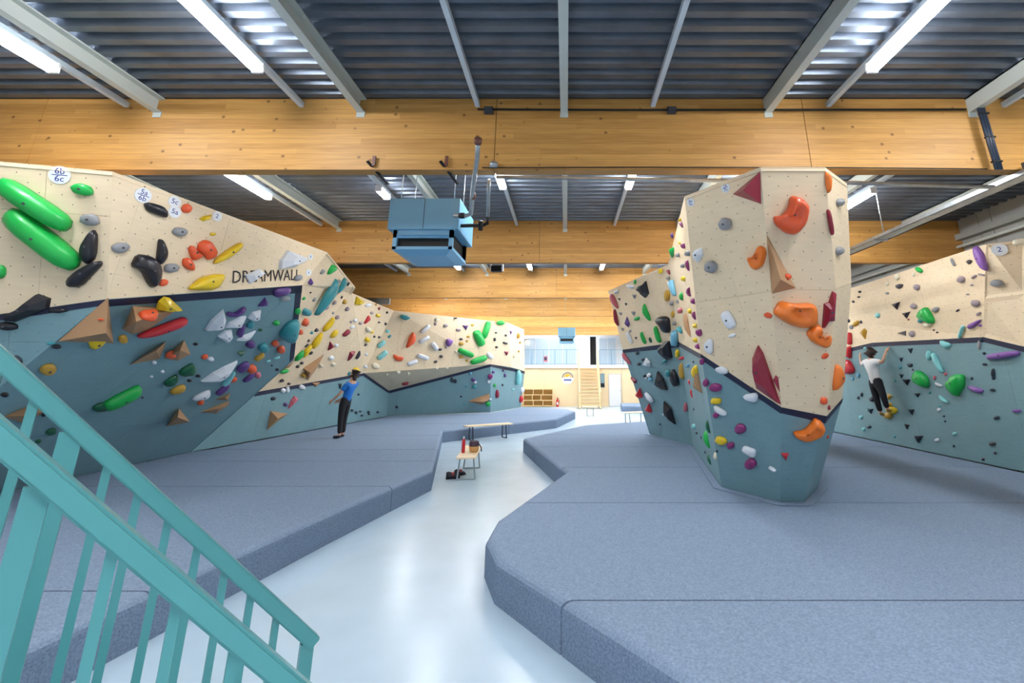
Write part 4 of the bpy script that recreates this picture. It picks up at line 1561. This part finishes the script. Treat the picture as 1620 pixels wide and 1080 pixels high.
for x in (2, 59, 174, 222, 269, 315, 358, 399, 439):
    baluster(on_rail(x, rpl, ra), 0.025, 0.02)
baluster(on_rail(117, rpl, ra), 0.06, 0.03); baluster(on_rail(487, rpl, ra), 0.05, 0.03)
st = on_rail(59, rpl, ra) - on_rail(2, rpl, ra)
for k in (1, 2, 3, 4): baluster(on_rail(2, rpl, ra) - st * k, 0.025, 0.02)
for x, w in ((67, 0.036), (184, 0.018), (284, 0.018), (373, 0.018), (455, 0.018)):
    baluster(on_rail(x, npl, na), w, 0.012)
q0 = on_rail(184, npl, na); q1 = on_rail(284, npl, na)
for k in (2.3, 3.3): baluster(q0 - (q1 - q0) * k, 0.018, 0.012)
dn = Vector((0, 0, -STR))
for a, b in ((r_top, r_end), (na - rd * 0.9, n_end)):
    e = b + dn
    a2 = a + dn
    f = min(1.0, (a2.z - 0.1) / max(a2.z - e.z, 1e-3))
    bar('stringer', a2 - of, a2 + (e - a2) * f - of, 0.04, 0.18, M_TEAL, o)
for k in range(9):
    z = 0.22 + k * 0.19
    tf = (ra.z - STR - z) / -rd.z
    c1 = ra + rd * tf; c1.z = z
    tf = (na.z - STR - z) / -rd.z
    c2 = na + rd * tf; c2.z = z
    bar('tread', c1 - of, c2 - of, 0.18, 0.03, M_TEAL, o)

# ------------------------------------------------------------------ end of the hall: gallery, stair, door
YB = 30.6
M_CREAM = mat('cream_plywood_wall', (240, 214, 172), 0.55, noise=(2, 0.03))
M_GLASS = mat('gallery_glass', (184, 204, 220), 0.2, spec=0.5)
w = thing('wall_back', 'cream plywood end wall under the white gallery edge', None, kind='structure')
for a, b in ((-9.6, -6.4), (-6.4, -3.9), (-3.9, -1.45), (-1.45, 0.8), (0.8, 3.7), (3.7, 6.2), (6.2, 9.6)):
    box('plywood_panel', a + 0.004, b - 0.004, YB, YB + 0.06, 0, 2.45, M_CREAM, w)
tag(box('trim_1', -9.6, 9.6, YB - 0.12, YB + 0.2, 2.45, 2.66, M_WHITE), 'white gallery slab edge above the cream wall', kind='structure')
tag(box('gallery_floor', -9.6, 9.6, YB + 0.2, 35.9, 2.5, 2.64, M_WHITE), 'gallery floor slab behind the railing', kind='structure')
w = thing('wall_gallery', 'white upper wall behind the gallery railing', None, kind='structure')
YU = 33.0
for a, b in ((-9.6, -2.2), (-2.2, 1.72), (2.2, 9.6)): box('wall_panel', a, b, YU, YU + 0.1, 2.64, 5.6, M_WHITE, w)
box('wall_panel', 1.72, 2.2, YU, YU + 0.1, 4.75, 5.6, M_WHITE, w)
d = thing('door_2', 'dark open doorway in the upper gallery wall above the stair', None, (1.96, YU, 2.64), kind='structure')
box('door_frame', -0.26, -0.22, -0.03, 0.05, 0, 2.12, M_WHITE, d); box('door_frame', 0.22, 0.26, -0.03, 0.05, 0, 2.12, M_WHITE, d); box('door_frame', -0.26, 0.26, -0.03, 0.05, 2.1, 2.14, M_WHITE, d)
box('dark_room', -0.22, 0.22, 0.3, 0.35, 0, 2.1, M_BLACK, d)
wd = thing('window_1', 'pale blue glazed gallery window beside the dark doorway', None, (3.1, YU, 3.3), kind='structure')
for k in range(3):
    box('window_frame', -0.72 + k * 0.62, -0.68 + k * 0.62, -0.03, 0.03, -0.6, 1.3, M_WHITE, wd)
for k in range(2): box('pane', -0.68 + k * 0.62, -0.1 + k * 0.62, -0.01, 0.0, -0.6, 1.3, M_GLASS, wd)
wd = thing('window_2', 'wide pale blue glazed gallery window behind the railing', None, (-1.3, YU, 3.3), kind='structure')
for k in range(5): box('window_frame', -2.0 + k, -1.96 + k, -0.03, 0.03, -0.6, 1.3, M_WHITE, wd)
for k in range(4): box('pane', -1.96 + k, -1.0 + k, -0.01, 0.0, -0.6, 1.3, M_GLASS, wd)
def gallery_rail(x0, x1, label):
    o = thing('gallery_railing', label, 'railing', (x0, YB, 2.66), group='gallery railings')
    L = x1 - x0
    m = mat('rail_blue_grey', (120, 160, 184), 0.4)
    bar('top_rail', (0, 0, 1.0), (L, 0, 1.0), 0.05, 0.04, m, o)
    bar('bottom_rail', (0, 0, 0.06), (L, 0, 0.06), 0.04, 0.03, m, o)
    n = max(2, round(L / 0.75))
    for k in range(n + 1): bar('post', (L * k / n, 0, 0), (L * k / n, 0, 1.0), 0.045, 0.045, m, o, Vector((0, 1, 0)))
    kb = round(L / 0.14)
    for k in range(1, kb): bar('baluster', (L * k / kb, 0, 0.06), (L * k / kb, 0, 0.98), 0.016, 0.016, m, o, Vector((0, 1, 0)))
    return o
gallery_rail(-5.5, 0.8, 'blue grey gallery railing on the shelf side of the wooden stair')
gallery_rail(2.25, 7.0, 'blue grey gallery railing above the white door')
o = thing('poster', 'small pink and dark notice hung on the gallery railing', 'notice', (-1.4, YB - 0.04, 3.05))
box('sheet', -0.13, 0.13, 0, 0.01, -0.2, 0.18, mat('notice_pink', (206, 120, 134), 0.6), o)
box('picture', -0.09, 0.09, -0.004, 0, -0.1, 0.12, M_CHARCOAL, o)
M_WARM = mat('warm_lamp', (255, 230, 190), 0.4, emit=((1.0, 0.72, 0.42), 60.0))
for px_, lab in ((834, 'warm wall lamp on the gallery wall past the cave end'), (919, 'warm wall lamp on the gallery wall beside the small heater')):
    q = aty(px_, 537, YU - 0.02)
    lo_ = thing('wall_lamp', lab, 'lamp', q, group='warm gallery wall lamps')
    box('back_plate', -0.06, 0.06, 0.0, 0.02, -0.14, 0.14, M_GALV, lo_)
    box('lamp_body', -0.05, 0.05, -0.12, 0.0, -0.08, 0.08, M_GALV, lo_)
    for sz in (-1, 1): box('lens', -0.045, 0.045, -0.11, -0.01, sz * 0.08, sz * 0.088, M_WARM, lo_)
# wooden stair
o = thing('wooden_stair', 'pale pine open-riser stair leading up to the gallery', 'stair', (1.45, YB - 0.15, 0))
run, rise, n = 2.15, 2.62, 13
for sx in (-0.62, 0.62): bar('stringer', (sx, -run, 0.0), (sx, 0, rise), 0.06, 0.24, M_PINE, o)
for k in range(1, n): box('tread', -0.59, 0.59, -run + run * k / n - 0.14, -run + run * k / n + 0.1, rise * k / n - 0.02, rise * k / n + 0.02, M_PINE, o)
for sx in (-0.64, 0.64):
    bar('handrail', (sx, -run, 0.95), (sx, 0, rise + 0.95), 0.05, 0.07, M_PINE, o)
    for k in (0.02, 0.5, 0.98): bar('post', (sx, -run + run * k, rise * k), (sx, -run + run * k, rise * k + 0.95), 0.06, 0.06, M_PINE, o, Vector((0, 1, 0)))
# door
d = thing('door_1', 'white single door in the cream wall beside the stair', None, (3.22, YB, 0), kind='structure')
box('door_leaf', -0.38, 0.38, -0.06, 0.0, 0.02, 2.03, M_WHITE, d)
box('door_frame', -0.44, 0.44, -0.04, 0.0, 2.03, 2.1, mat('door_trim', (206, 196, 178), 0.5), d)
for sx in (-0.41, 0.41): box('door_frame', sx - 0.03, sx + 0.03, -0.04, 0, 0, 2.05, MATS['door_trim'], d)
box('door_handle', 0.28, 0.36, -0.1, -0.06, 0.98, 1.01, M_GALV, d)
o = thing('wall_display', 'tall narrow glazed notice case between the stair and the door', 'notice case', (2.4, YB, 1.2))
box('case_frame', -0.15, 0.15, -0.05, 0, 0, 0.9, mat('case_grey', (120, 140, 150), 0.4), o)
box('case_pane', -0.12, 0.12, -0.056, -0.05, 0.28, 0.86, mat('case_glass', (140, 168, 180), 0.15), o)
box('dark_poster', -0.12, 0.12, -0.056, -0.05, 0.04, 0.27, M_BLACK, o)
# logo
o = thing('logo_sign', 'round sunset and mountain sign on the cream wall', 'sign', (0.08, YB - 0.04, 1.8))
def slab_poly(name, pts, y0, y1, m):
    """flat cut-out in the wall plane: front at y0, back at y1"""
    k = len(pts)
    v = [(x, y0, z) for x, z in pts] + [(x, y1, z) for x, z in pts]
    bm = bmesh.new()
    vs = [bm.verts.new(p) for p in v]
    bm.faces.new(vs[:k]); bm.faces.new(vs[k:][::-1])
    for i in range(k): bm.faces.new((vs[i], vs[i + k], vs[(i + 1) % k + k], vs[(i + 1) % k]))
    return mesh_obj(name, bm, m, o)
arc = lambda r, a0, a1, n=20: [(r * math.cos(math.radians(a0 + (a1 - a0) * k / n)), r * math.sin(math.radians(a0 + (a1 - a0) * k / n))) for k in range(n + 1)]
slab_poly('disc', arc(0.4, 0, 345, 23), 0.0, 0.035, M_WHITE)
slab_poly('grey_arc', arc(0.39, 5, 175) + arc(0.31, 175, 5), -0.012, 0.0, mat('logo_grey', (140, 128, 118), 0.6))
slab_poly('sun', arc(0.28, 0, 180), -0.01, 0.0, mat('logo_sun', (240, 182, 62), 0.6))
slab_poly('mountain', [(-0.34, -0.06), (-0.14, 0.1), (-0.03, 0.04), (0.12, 0.14), (0.34, -0.06)], -0.022, -0.011, M_WHITE)
slab_poly('lettering', [(-0.25, -0.16), (0.25, -0.16), (0.25, -0.08), (-0.25, -0.08)], -0.016, 0.0, mat('logo_blue', (70, 90, 170), 0.6))
# cubby shelf
o = thing('cubby_shelf', 'low pine cubbyhole shelf against the cream wall', 'shelf', (-1.85, YB - 0.45, 0))
W = 1.9; Hh = 1.1
for z in (0.06, 0.4, 0.74, Hh): box('shelf_board', -W / 2, W / 2, 0, 0.4, z - 0.02, z + 0.02, M_PINE, o)
for r, z in enumerate((0.06, 0.4, 0.74)):
    for x in ((-W / 2, -W / 6, W / 6, W / 2) if r != 1 else (-W / 2, -W / 5, W / 10, W / 2)): box('divider', x - 0.018, x + 0.018, 0, 0.4, z + 0.02, z + 0.32, M_PINE, o)
box('back_panel', -W / 2, W / 2, 0.4, 0.42, 0, Hh, mat('shelf_back', (206, 170, 104), 0.6), o)
# extinguisher
o = thing('fire_extinguisher', 'small red fire extinguisher on the floor by the cubby shelf', 'fire extinguisher', (-0.58, YB - 0.25, 0))
lathe('cylinder', [(0.08, 0.0), (0.085, 0.03), (0.085, 0.38), (0.05, 0.46), (0.03, 0.5)], mat('extinguisher_red', (200, 36, 40), 0.35), o)
box('valve', -0.03, 0.03, -0.03, 0.03, 0.5, 0.57, M_BLACK, o)
tube('hose', [(0.03, 0, 0.53), (0.12, -0.02, 0.42), (0.1, -0.02, 0.2)], 0.014, M_BLACK, o, 6)
box('label_patch', -0.05, 0.05, -0.09, -0.08, 0.14, 0.3, M_WHITE, o)

# ------------------------------------------------------------------ benches and what lies on them
def bench(loc, rotz, L, W, H, label, legm):
    o = thing('bench', label, 'bench', loc, rotz, 'pale wood benches')
    box('bench_top', -W / 2, W / 2, -L / 2, L / 2, H - 0.035, H, M_BIRCH, o, bevel=0.008)
    for sy in (-1, 1):
        y = sy * (L / 2 - 0.22)
        bm = bmesh.new()
        pts = [(-W * 0.34, y - 0.02, H - 0.035), (-W * 0.46, y, 0.012), (W * 0.46, y, 0.012), (W * 0.34, y - 0.02, H - 0.035)]
        for a, b in zip(pts, pts[1:]): bar_mesh(bm, a, b, 0.03, 0.03, Vector((0, 1, 0)))
        mesh_obj('leg_frame', bm, legm, o)
    return o
M_LEGW = mat('pale_leg_metal', (150, 164, 172), 0.35, 0.4)
nb = bench((-2.04, 10.1, 0), math.radians(6), 1.55, 0.38, 0.45, 'pale wood bench with a red bottle and bag on it, standing lengthwise in the lane', M_LEGW)
fb = bench((-2.53, 15.3, 0), math.radians(-56), 1.6, 0.36, 0.45, 'pale wood bench with dark legs alongside the crash mat edge', M_CHARCOAL)
bench((1.2, 23.7, 0), math.radians(88), 0.75, 0.5, 0.45, 'small pale table in front of the wooden stair', M_LEGW)
bench((3.0, 20.3, 0), math.radians(-70), 1.2, 0.5, 0.45, 'pale bench beyond the boulder near the small crash mat', M_LEGW)
o = thing('drink_bottle', 'slim red drink bottle standing on the pale bench', 'bottle', (-2.13, 9.85, 0.45))
lathe('bottle_body', [(0.033, 0), (0.036, 0.02), (0.036, 0.2), (0.03, 0.24), (0.016, 0.27)], mat('bottle_red', (196, 36, 44), 0.3), o)
lathe('cap', [(0.018, 0.27), (0.018, 0.31), (0.01, 0.315)], M_WHITE, o, 10)
o = thing('chalk_bag', 'small dark and tan chalk bag lying on the pale bench', 'bag', (-1.93, 9.95, 0.45))
lathe('bag_body', [(0.07, 0), (0.09, 0.03), (0.1, 0.1), (0.095, 0.16), (0.085, 0.18)], mat('bag_tan', (206, 156, 96), 0.8), o)
lathe('rim', [(0.098, 0.11), (0.105, 0.13), (0.1, 0.2), (0.08, 0.215)], mat('bag_dark', (74, 56, 70), 0.8), o)
tube('strap', [(0.09, 0, 0.17), (0.15, -0.03, 0.1), (0.17, -0.05, 0.02)], 0.012, MATS['bag_dark'], o, 6)
def shoe(x, y, rz, label):
    o = thing('climbing_shoe', label, 'shoe', (x, y, 0), rz, 'climbing shoes by the bench')
    bm = bmesh.new()
    prof = [(-0.13, 0.035, 0.11), (-0.08, 0.04, 0.12), (-0.02, 0.042, 0.1), (0.05, 0.046, 0.07), (0.1, 0.044, 0.05), (0.14, 0.025, 0.03)]
    rings = []
    for px_, w_, h_ in prof:
        rings.append([bm.verts.new((px_, w_ * math.cos(t), 0.018 + h_ * max(0, math.sin(t)))) for t in [math.pi * k / 7 for k in range(8)]])
    for a, b in zip(rings, rings[1:]):
        for k in range(7): bm.faces.new((a[k], a[k + 1], b[k + 1], b[k]))
        bm.faces.new((a[7], a[0], b[0], b[7]))
    bm.faces.new(rings[0]); bm.faces.new(rings[-1][::-1])
    mesh_obj('upper', bm, mat('shoe_black', (44, 40, 46), 0.6), o, smooth=True)
    bm = bmesh.new(); bbox(bm, -0.135, 0.14, -0.046, 0.046, 0, 0.02, 0.008); mesh_obj('sole', bm, M_BLACK, o)
    box('strap', -0.03, 0.02, -0.05, 0.05, 0.07, 0.118, mat('shoe_red', (176, 70, 76), 0.6), o, bevel=0.01)
shoe(-2.27, 9.66, math.radians(20), 'black climbing shoe with red strap on the floor, heel to the bench leg')
shoe(-2.2, 9.95, math.radians(55), 'black climbing shoe with red strap on the floor, half hidden behind its mate')

# ------------------------------------------------------------------ people
M_SKIN = mat('skin', (214, 164, 136), 0.55)
def skin_mesh(name, chain, m, parent, sub=2):
    """chain: list of (key, pos, radius, parentkey)"""
    me = D.meshes.new(name)
    idx = {c[0]: i for i, c in enumerate(chain)}
    me.from_pydata([tuple(c[1]) for c in chain], [(i, idx[c[3]]) for i, c in enumerate(chain) if c[3]], [])
    tmp = D.objects.new('tmp', me); COL.objects.link(tmp)
    tmp.modifiers.new('s', 'SKIN')
    sv = me.skin_vertices[0].data
    for i, c in enumerate(chain):
        r = c[2]; sv[i].radius = r if isinstance(r, tuple) else (r, r)
        sv[i].use_root = (i == 0)
    ss = tmp.modifiers.new('u', 'SUBSURF'); ss.levels = sub; ss.render_levels = sub
    dg = bpy.context.evaluated_depsgraph_get()
    out = D.meshes.new_from_object(tmp.evaluated_get(dg))
    D.objects.remove(tmp)
    out.name = name
    out.materials.clear(); out.materials.append(m)
    for p in out.polygons: p.use_smooth = True
    return link(D.objects.new(name, out), parent)
def V(*a): return Vector(a)
def fingers(chain, pk, palm, fwd, side, curl):
    """five fingers from the palm; thumb leaves the side"""
    fwd = fwd.normalized(); side = side.normalized(); curl = curl.normalized()
    for i, (off, ln) in enumerate(((-0.03, 0.066), (-0.01, 0.076), (0.011, 0.071), (0.03, 0.056))):
        b0_ = palm + fwd * 0.045 + side * off
        b1_ = b0_ + fwd * ln * 0.6 + curl * ln * 0.25
        b2_ = b1_ + fwd * ln * 0.3 + curl * ln * 0.45
        chain += [(pk + 'f%da' % i, b0_, 0.011, pk), (pk + 'f%db' % i, b1_, 0.009, pk + 'f%da' % i), (pk + 'f%dc' % i, b2_, 0.008, pk + 'f%db' % i)]
    t0_ = palm - side * 0.04 + fwd * 0.005
    chain += [(pk + 't0', t0_, 0.012, pk), (pk + 't1', t0_ - side * 0.025 + fwd * 0.035 + curl * 0.015, 0.01, pk + 't0')]
def person(label, J, rot, loc, shirt, pants, shoe_m, hair_m, long_hair, group=None):
    root = thing('person', label, 'person', loc, rot)
    ch = [('pelvis', J['pelvis'], (0.1, 0.078), None), ('waist', J['waist'], (0.098, 0.072), 'pelvis'), ('chest', J['chest'], (0.12, 0.085), 'waist'),
          ('upper', J['upper'], (0.105, 0.08), 'chest'), ('neck', J['neck'], 0.052, 'upper'), ('jaw', J['jaw'], (0.068, 0.07), 'neck'), ('skull', J['skull'], (0.08, 0.093), 'jaw'), ('crown', J['crown'], (0.066, 0.07), 'skull')]
    for s in 'LR':
        ch += [('sh' + s, J['sh' + s], 0.056, 'upper'), ('el' + s, J['el' + s], 0.04, 'sh' + s), ('wr' + s, J['wr' + s], 0.028, 'el' + s), ('pm' + s, J['pm' + s], (0.034, 0.022), 'wr' + s)]
        fw = J['pm' + s] - J['wr' + s]
        fingers(ch, 'pm' + s, J['pm' + s], fw, fw.cross(J['curl' + s]), J['curl' + s])
        ch += [('hip' + s, J['hip' + s], 0.076, 'pelvis'), ('kn' + s, J['kn' + s], 0.058, 'hip' + s), ('an' + s, J['an' + s], 0.04, 'kn' + s), ('to' + s, J['to' + s], 0.034, 'an' + s)]
    skin_mesh('body', ch, M_SKIN, root)
    lerp = lambda a, b, t: a + (b - a) * t
    sc = [('pelvis', lerp(J['pelvis'], J['waist'], -0.85), (0.148, 0.115), None), ('waist', J['waist'], (0.142, 0.108), 'pelvis'), ('chest', J['chest'], (0.163, 0.122), 'waist'), ('upper', J['upper'], (0.135, 0.105), 'chest'), ('collar', lerp(J['upper'], J['neck'], 0.55), 0.075, 'upper')]
    for s in 'LR': sc += [('sh' + s, J['sh' + s], 0.078, 'upper'), ('sl' + s, lerp(J['sh' + s], J['el' + s], 0.72), 0.068, 'sh' + s)]
    skin_mesh('shirt', sc, shirt, root)
    pc = [('pelvis', J['pelvis'], (0.142, 0.112), None), ('belt', lerp(J['pelvis'], J['waist'], 1.0), (0.132, 0.098), 'pelvis')]
    for s in 'LR': pc += [('hip' + s, J['hip' + s], 0.104, 'pelvis'), ('kn' + s, J['kn' + s], 0.076, 'hip' + s), ('cuff' + s, lerp(J['kn' + s], J['an' + s], 0.93), 0.062, 'kn' + s)]
    skin_mesh('trousers', pc, pants, root)
    for s in 'LR':
        a, t = J['an' + s], J['to' + s]
        skin_mesh('shoe', [('h', a + (a - t) * 0.25 + V(0, 0, -0.03) if True else a, 0.045, None), ('m', lerp(a, t, 0.5) + V(0, 0, -0.012), 0.046, 'h'), ('t', lerp(a, t, 1.1), 0.036, 'm')], shoe_m, root)
    back = J['back']
    hc = [('c', J['skull'] + back * 0.03 + (J['crown'] - J['skull']) * 0.35, (0.09, 0.097), None), ('t', J['crown'] + back * 0.012 + (J['crown'] - J['skull']).normalized() * 0.008, 0.078, 'c'), ('b', J['skull'] + back * 0.055 - (J['crown'] - J['skull']) * 0.35, 0.068, 'c')]
    if long_hair: hc += [('n', J['neck'] + back * 0.07, 0.055, 'b')]
    skin_mesh('hair', hc, hair_m, root)
    # face: eyes, nose, mouth, ears
    f = -back; upv = (J['crown'] - J['jaw']).normalized(); f = (f - upv * f.dot(upv)).normalized(); sv = f.cross(upv)
    eye_c = J['skull'] + f * 0.082
    for s in (-1, 1):
        bm = bmesh.new(); bmesh.ops.create_uvsphere(bm, u_segments=8, v_segments=6, radius=0.011); mesh_obj('eye', bm, M_BLACK, root, smooth=True, loc=eye_c + sv * 0.032 * s)
        bm = bmesh.new(); bmesh.ops.create_uvsphere(bm, u_segments=8, v_segments=6, radius=0.022); e = mesh_obj('ear', bm, M_SKIN, root, smooth=True, loc=J['skull'] + sv * 0.086 * s - upv * 0.01)
    skin_mesh('nose', [('a', eye_c + upv * 0.0, 0.008, None), ('b', eye_c - upv * 0.038 + f * 0.02, 0.014, 'a')], M_SKIN, root, 1)
    skin_mesh('mouth', [('a', eye_c - upv * 0.07 - sv * 0.02 - f * 0.008, 0.006, None), ('b', eye_c - upv * 0.07 + sv * 0.02 - f * 0.008, 0.006, 'a')], mat('lips', (170, 92, 84), 0.5), root, 1)
    return root
# standing person, facing -X, leaning back and looking up
J = dict(pelvis=V(-0.02, 0, 0.96), waist=V(-0.05, 0, 1.1), chest=V(-0.1, 0, 1.29), upper=V(-0.14, 0, 1.43), neck=V(-0.16, 0, 1.52), jaw=V(-0.14, 0, 1.6), skull=V(-0.17, 0, 1.675), crown=V(-0.215, 0, 1.73), back=V(-0.85, 0, -0.5),
         shL=V(-0.13, 0.18, 1.41), elL=V(0.0, 0.26, 1.15), wrL=V(0.2, 0.23, 1.0), pmL=V(0.27, 0.22, 0.95), curlL=V(0, -1, -0.2),
         shR=V(-0.13, -0.18, 1.41), elR=V(0.06, -0.24, 1.17), wrR=V(0.28, -0.2, 1.01), pmR=V(0.35, -0.19, 0.96), curlR=V(0, 1, -0.2),
         hipL=V(-0.01, 0.095, 0.9), knL=V(0.0, 0.1, 0.5), anL=V(-0.03, 0.1, 0.075), toL=V(0.13, 0.12, 0.035),
         hipR=V(-0.01, -0.095, 0.9), knR=V(0.03, -0.09, 0.5), anR=V(0.02, -0.09, 0.075), toR=V(0.18, -0.1, 0.035))
person('person in a bright blue T-shirt and black trousers standing on the mat, looking up', J, math.radians(168), (-6.12, 12.85, 0.35),
       mat('shirt_blue', (26, 116, 204), 0.7), mat('trousers_black', (22, 22, 30), 0.8), mat('shoe_dark', (34, 36, 60), 0.6), mat('hair_dark', (52, 36, 32), 0.6), True)
# climber on the wall, seen from behind
XC = 7.72
c = lambda x, y, X=XC: atx(x, y, X)
loc = Vector((7.7, 11.3, 0.95))
J = dict(pelvis=c(1386, 604, 7.72), waist=c(1384, 596, 7.72), chest=c(1380, 583, 7.72), upper=c(1378, 573, 7.74), neck=c(1377.5, 567, 7.76), jaw=c(1378, 563.5, 7.78), skull=c(1379, 559.5, 7.78), crown=c(1380, 555, 7.77), back=V(-1, 0, 0.1),
         shL=c(1369, 573, 7.75), elL=c(1363, 577, 7.8), wrL=c(1361, 567, 7.9), pmL=c(1360, 562.5, 7.94), curlL=V(1, 0, 0),
         shR=c(1388, 572, 7.75), elR=c(1396, 573, 7.78), wrR=c(1400, 560, 7.88), pmR=c(1402, 555, 7.93), curlR=V(1, 0, 0),
         hipL=c(1381, 608, 7.72), knL=c(1387, 632, 7.72), anL=c(1393, 652, 7.8), toL=c(1398, 656, 7.9),
         hipR=c(1391, 607, 7.72), knR=c(1398, 629, 7.7), anR=c(1404, 647, 7.78), toR=c(1409, 649.5, 7.88))
for k_ in J:
    if k_ not in ('back', 'curlL', 'curlR'): J[k_] = J[k_] - loc
person('climber in a white T-shirt and black trousers hanging on the blue wall, arms raised', J, 0, loc,
       mat('shirt_white', (232, 232, 234), 0.7), MATS['trousers_black'], mat('shoe_gold', (150, 120, 50), 0.6), MATS['hair_dark'], False)
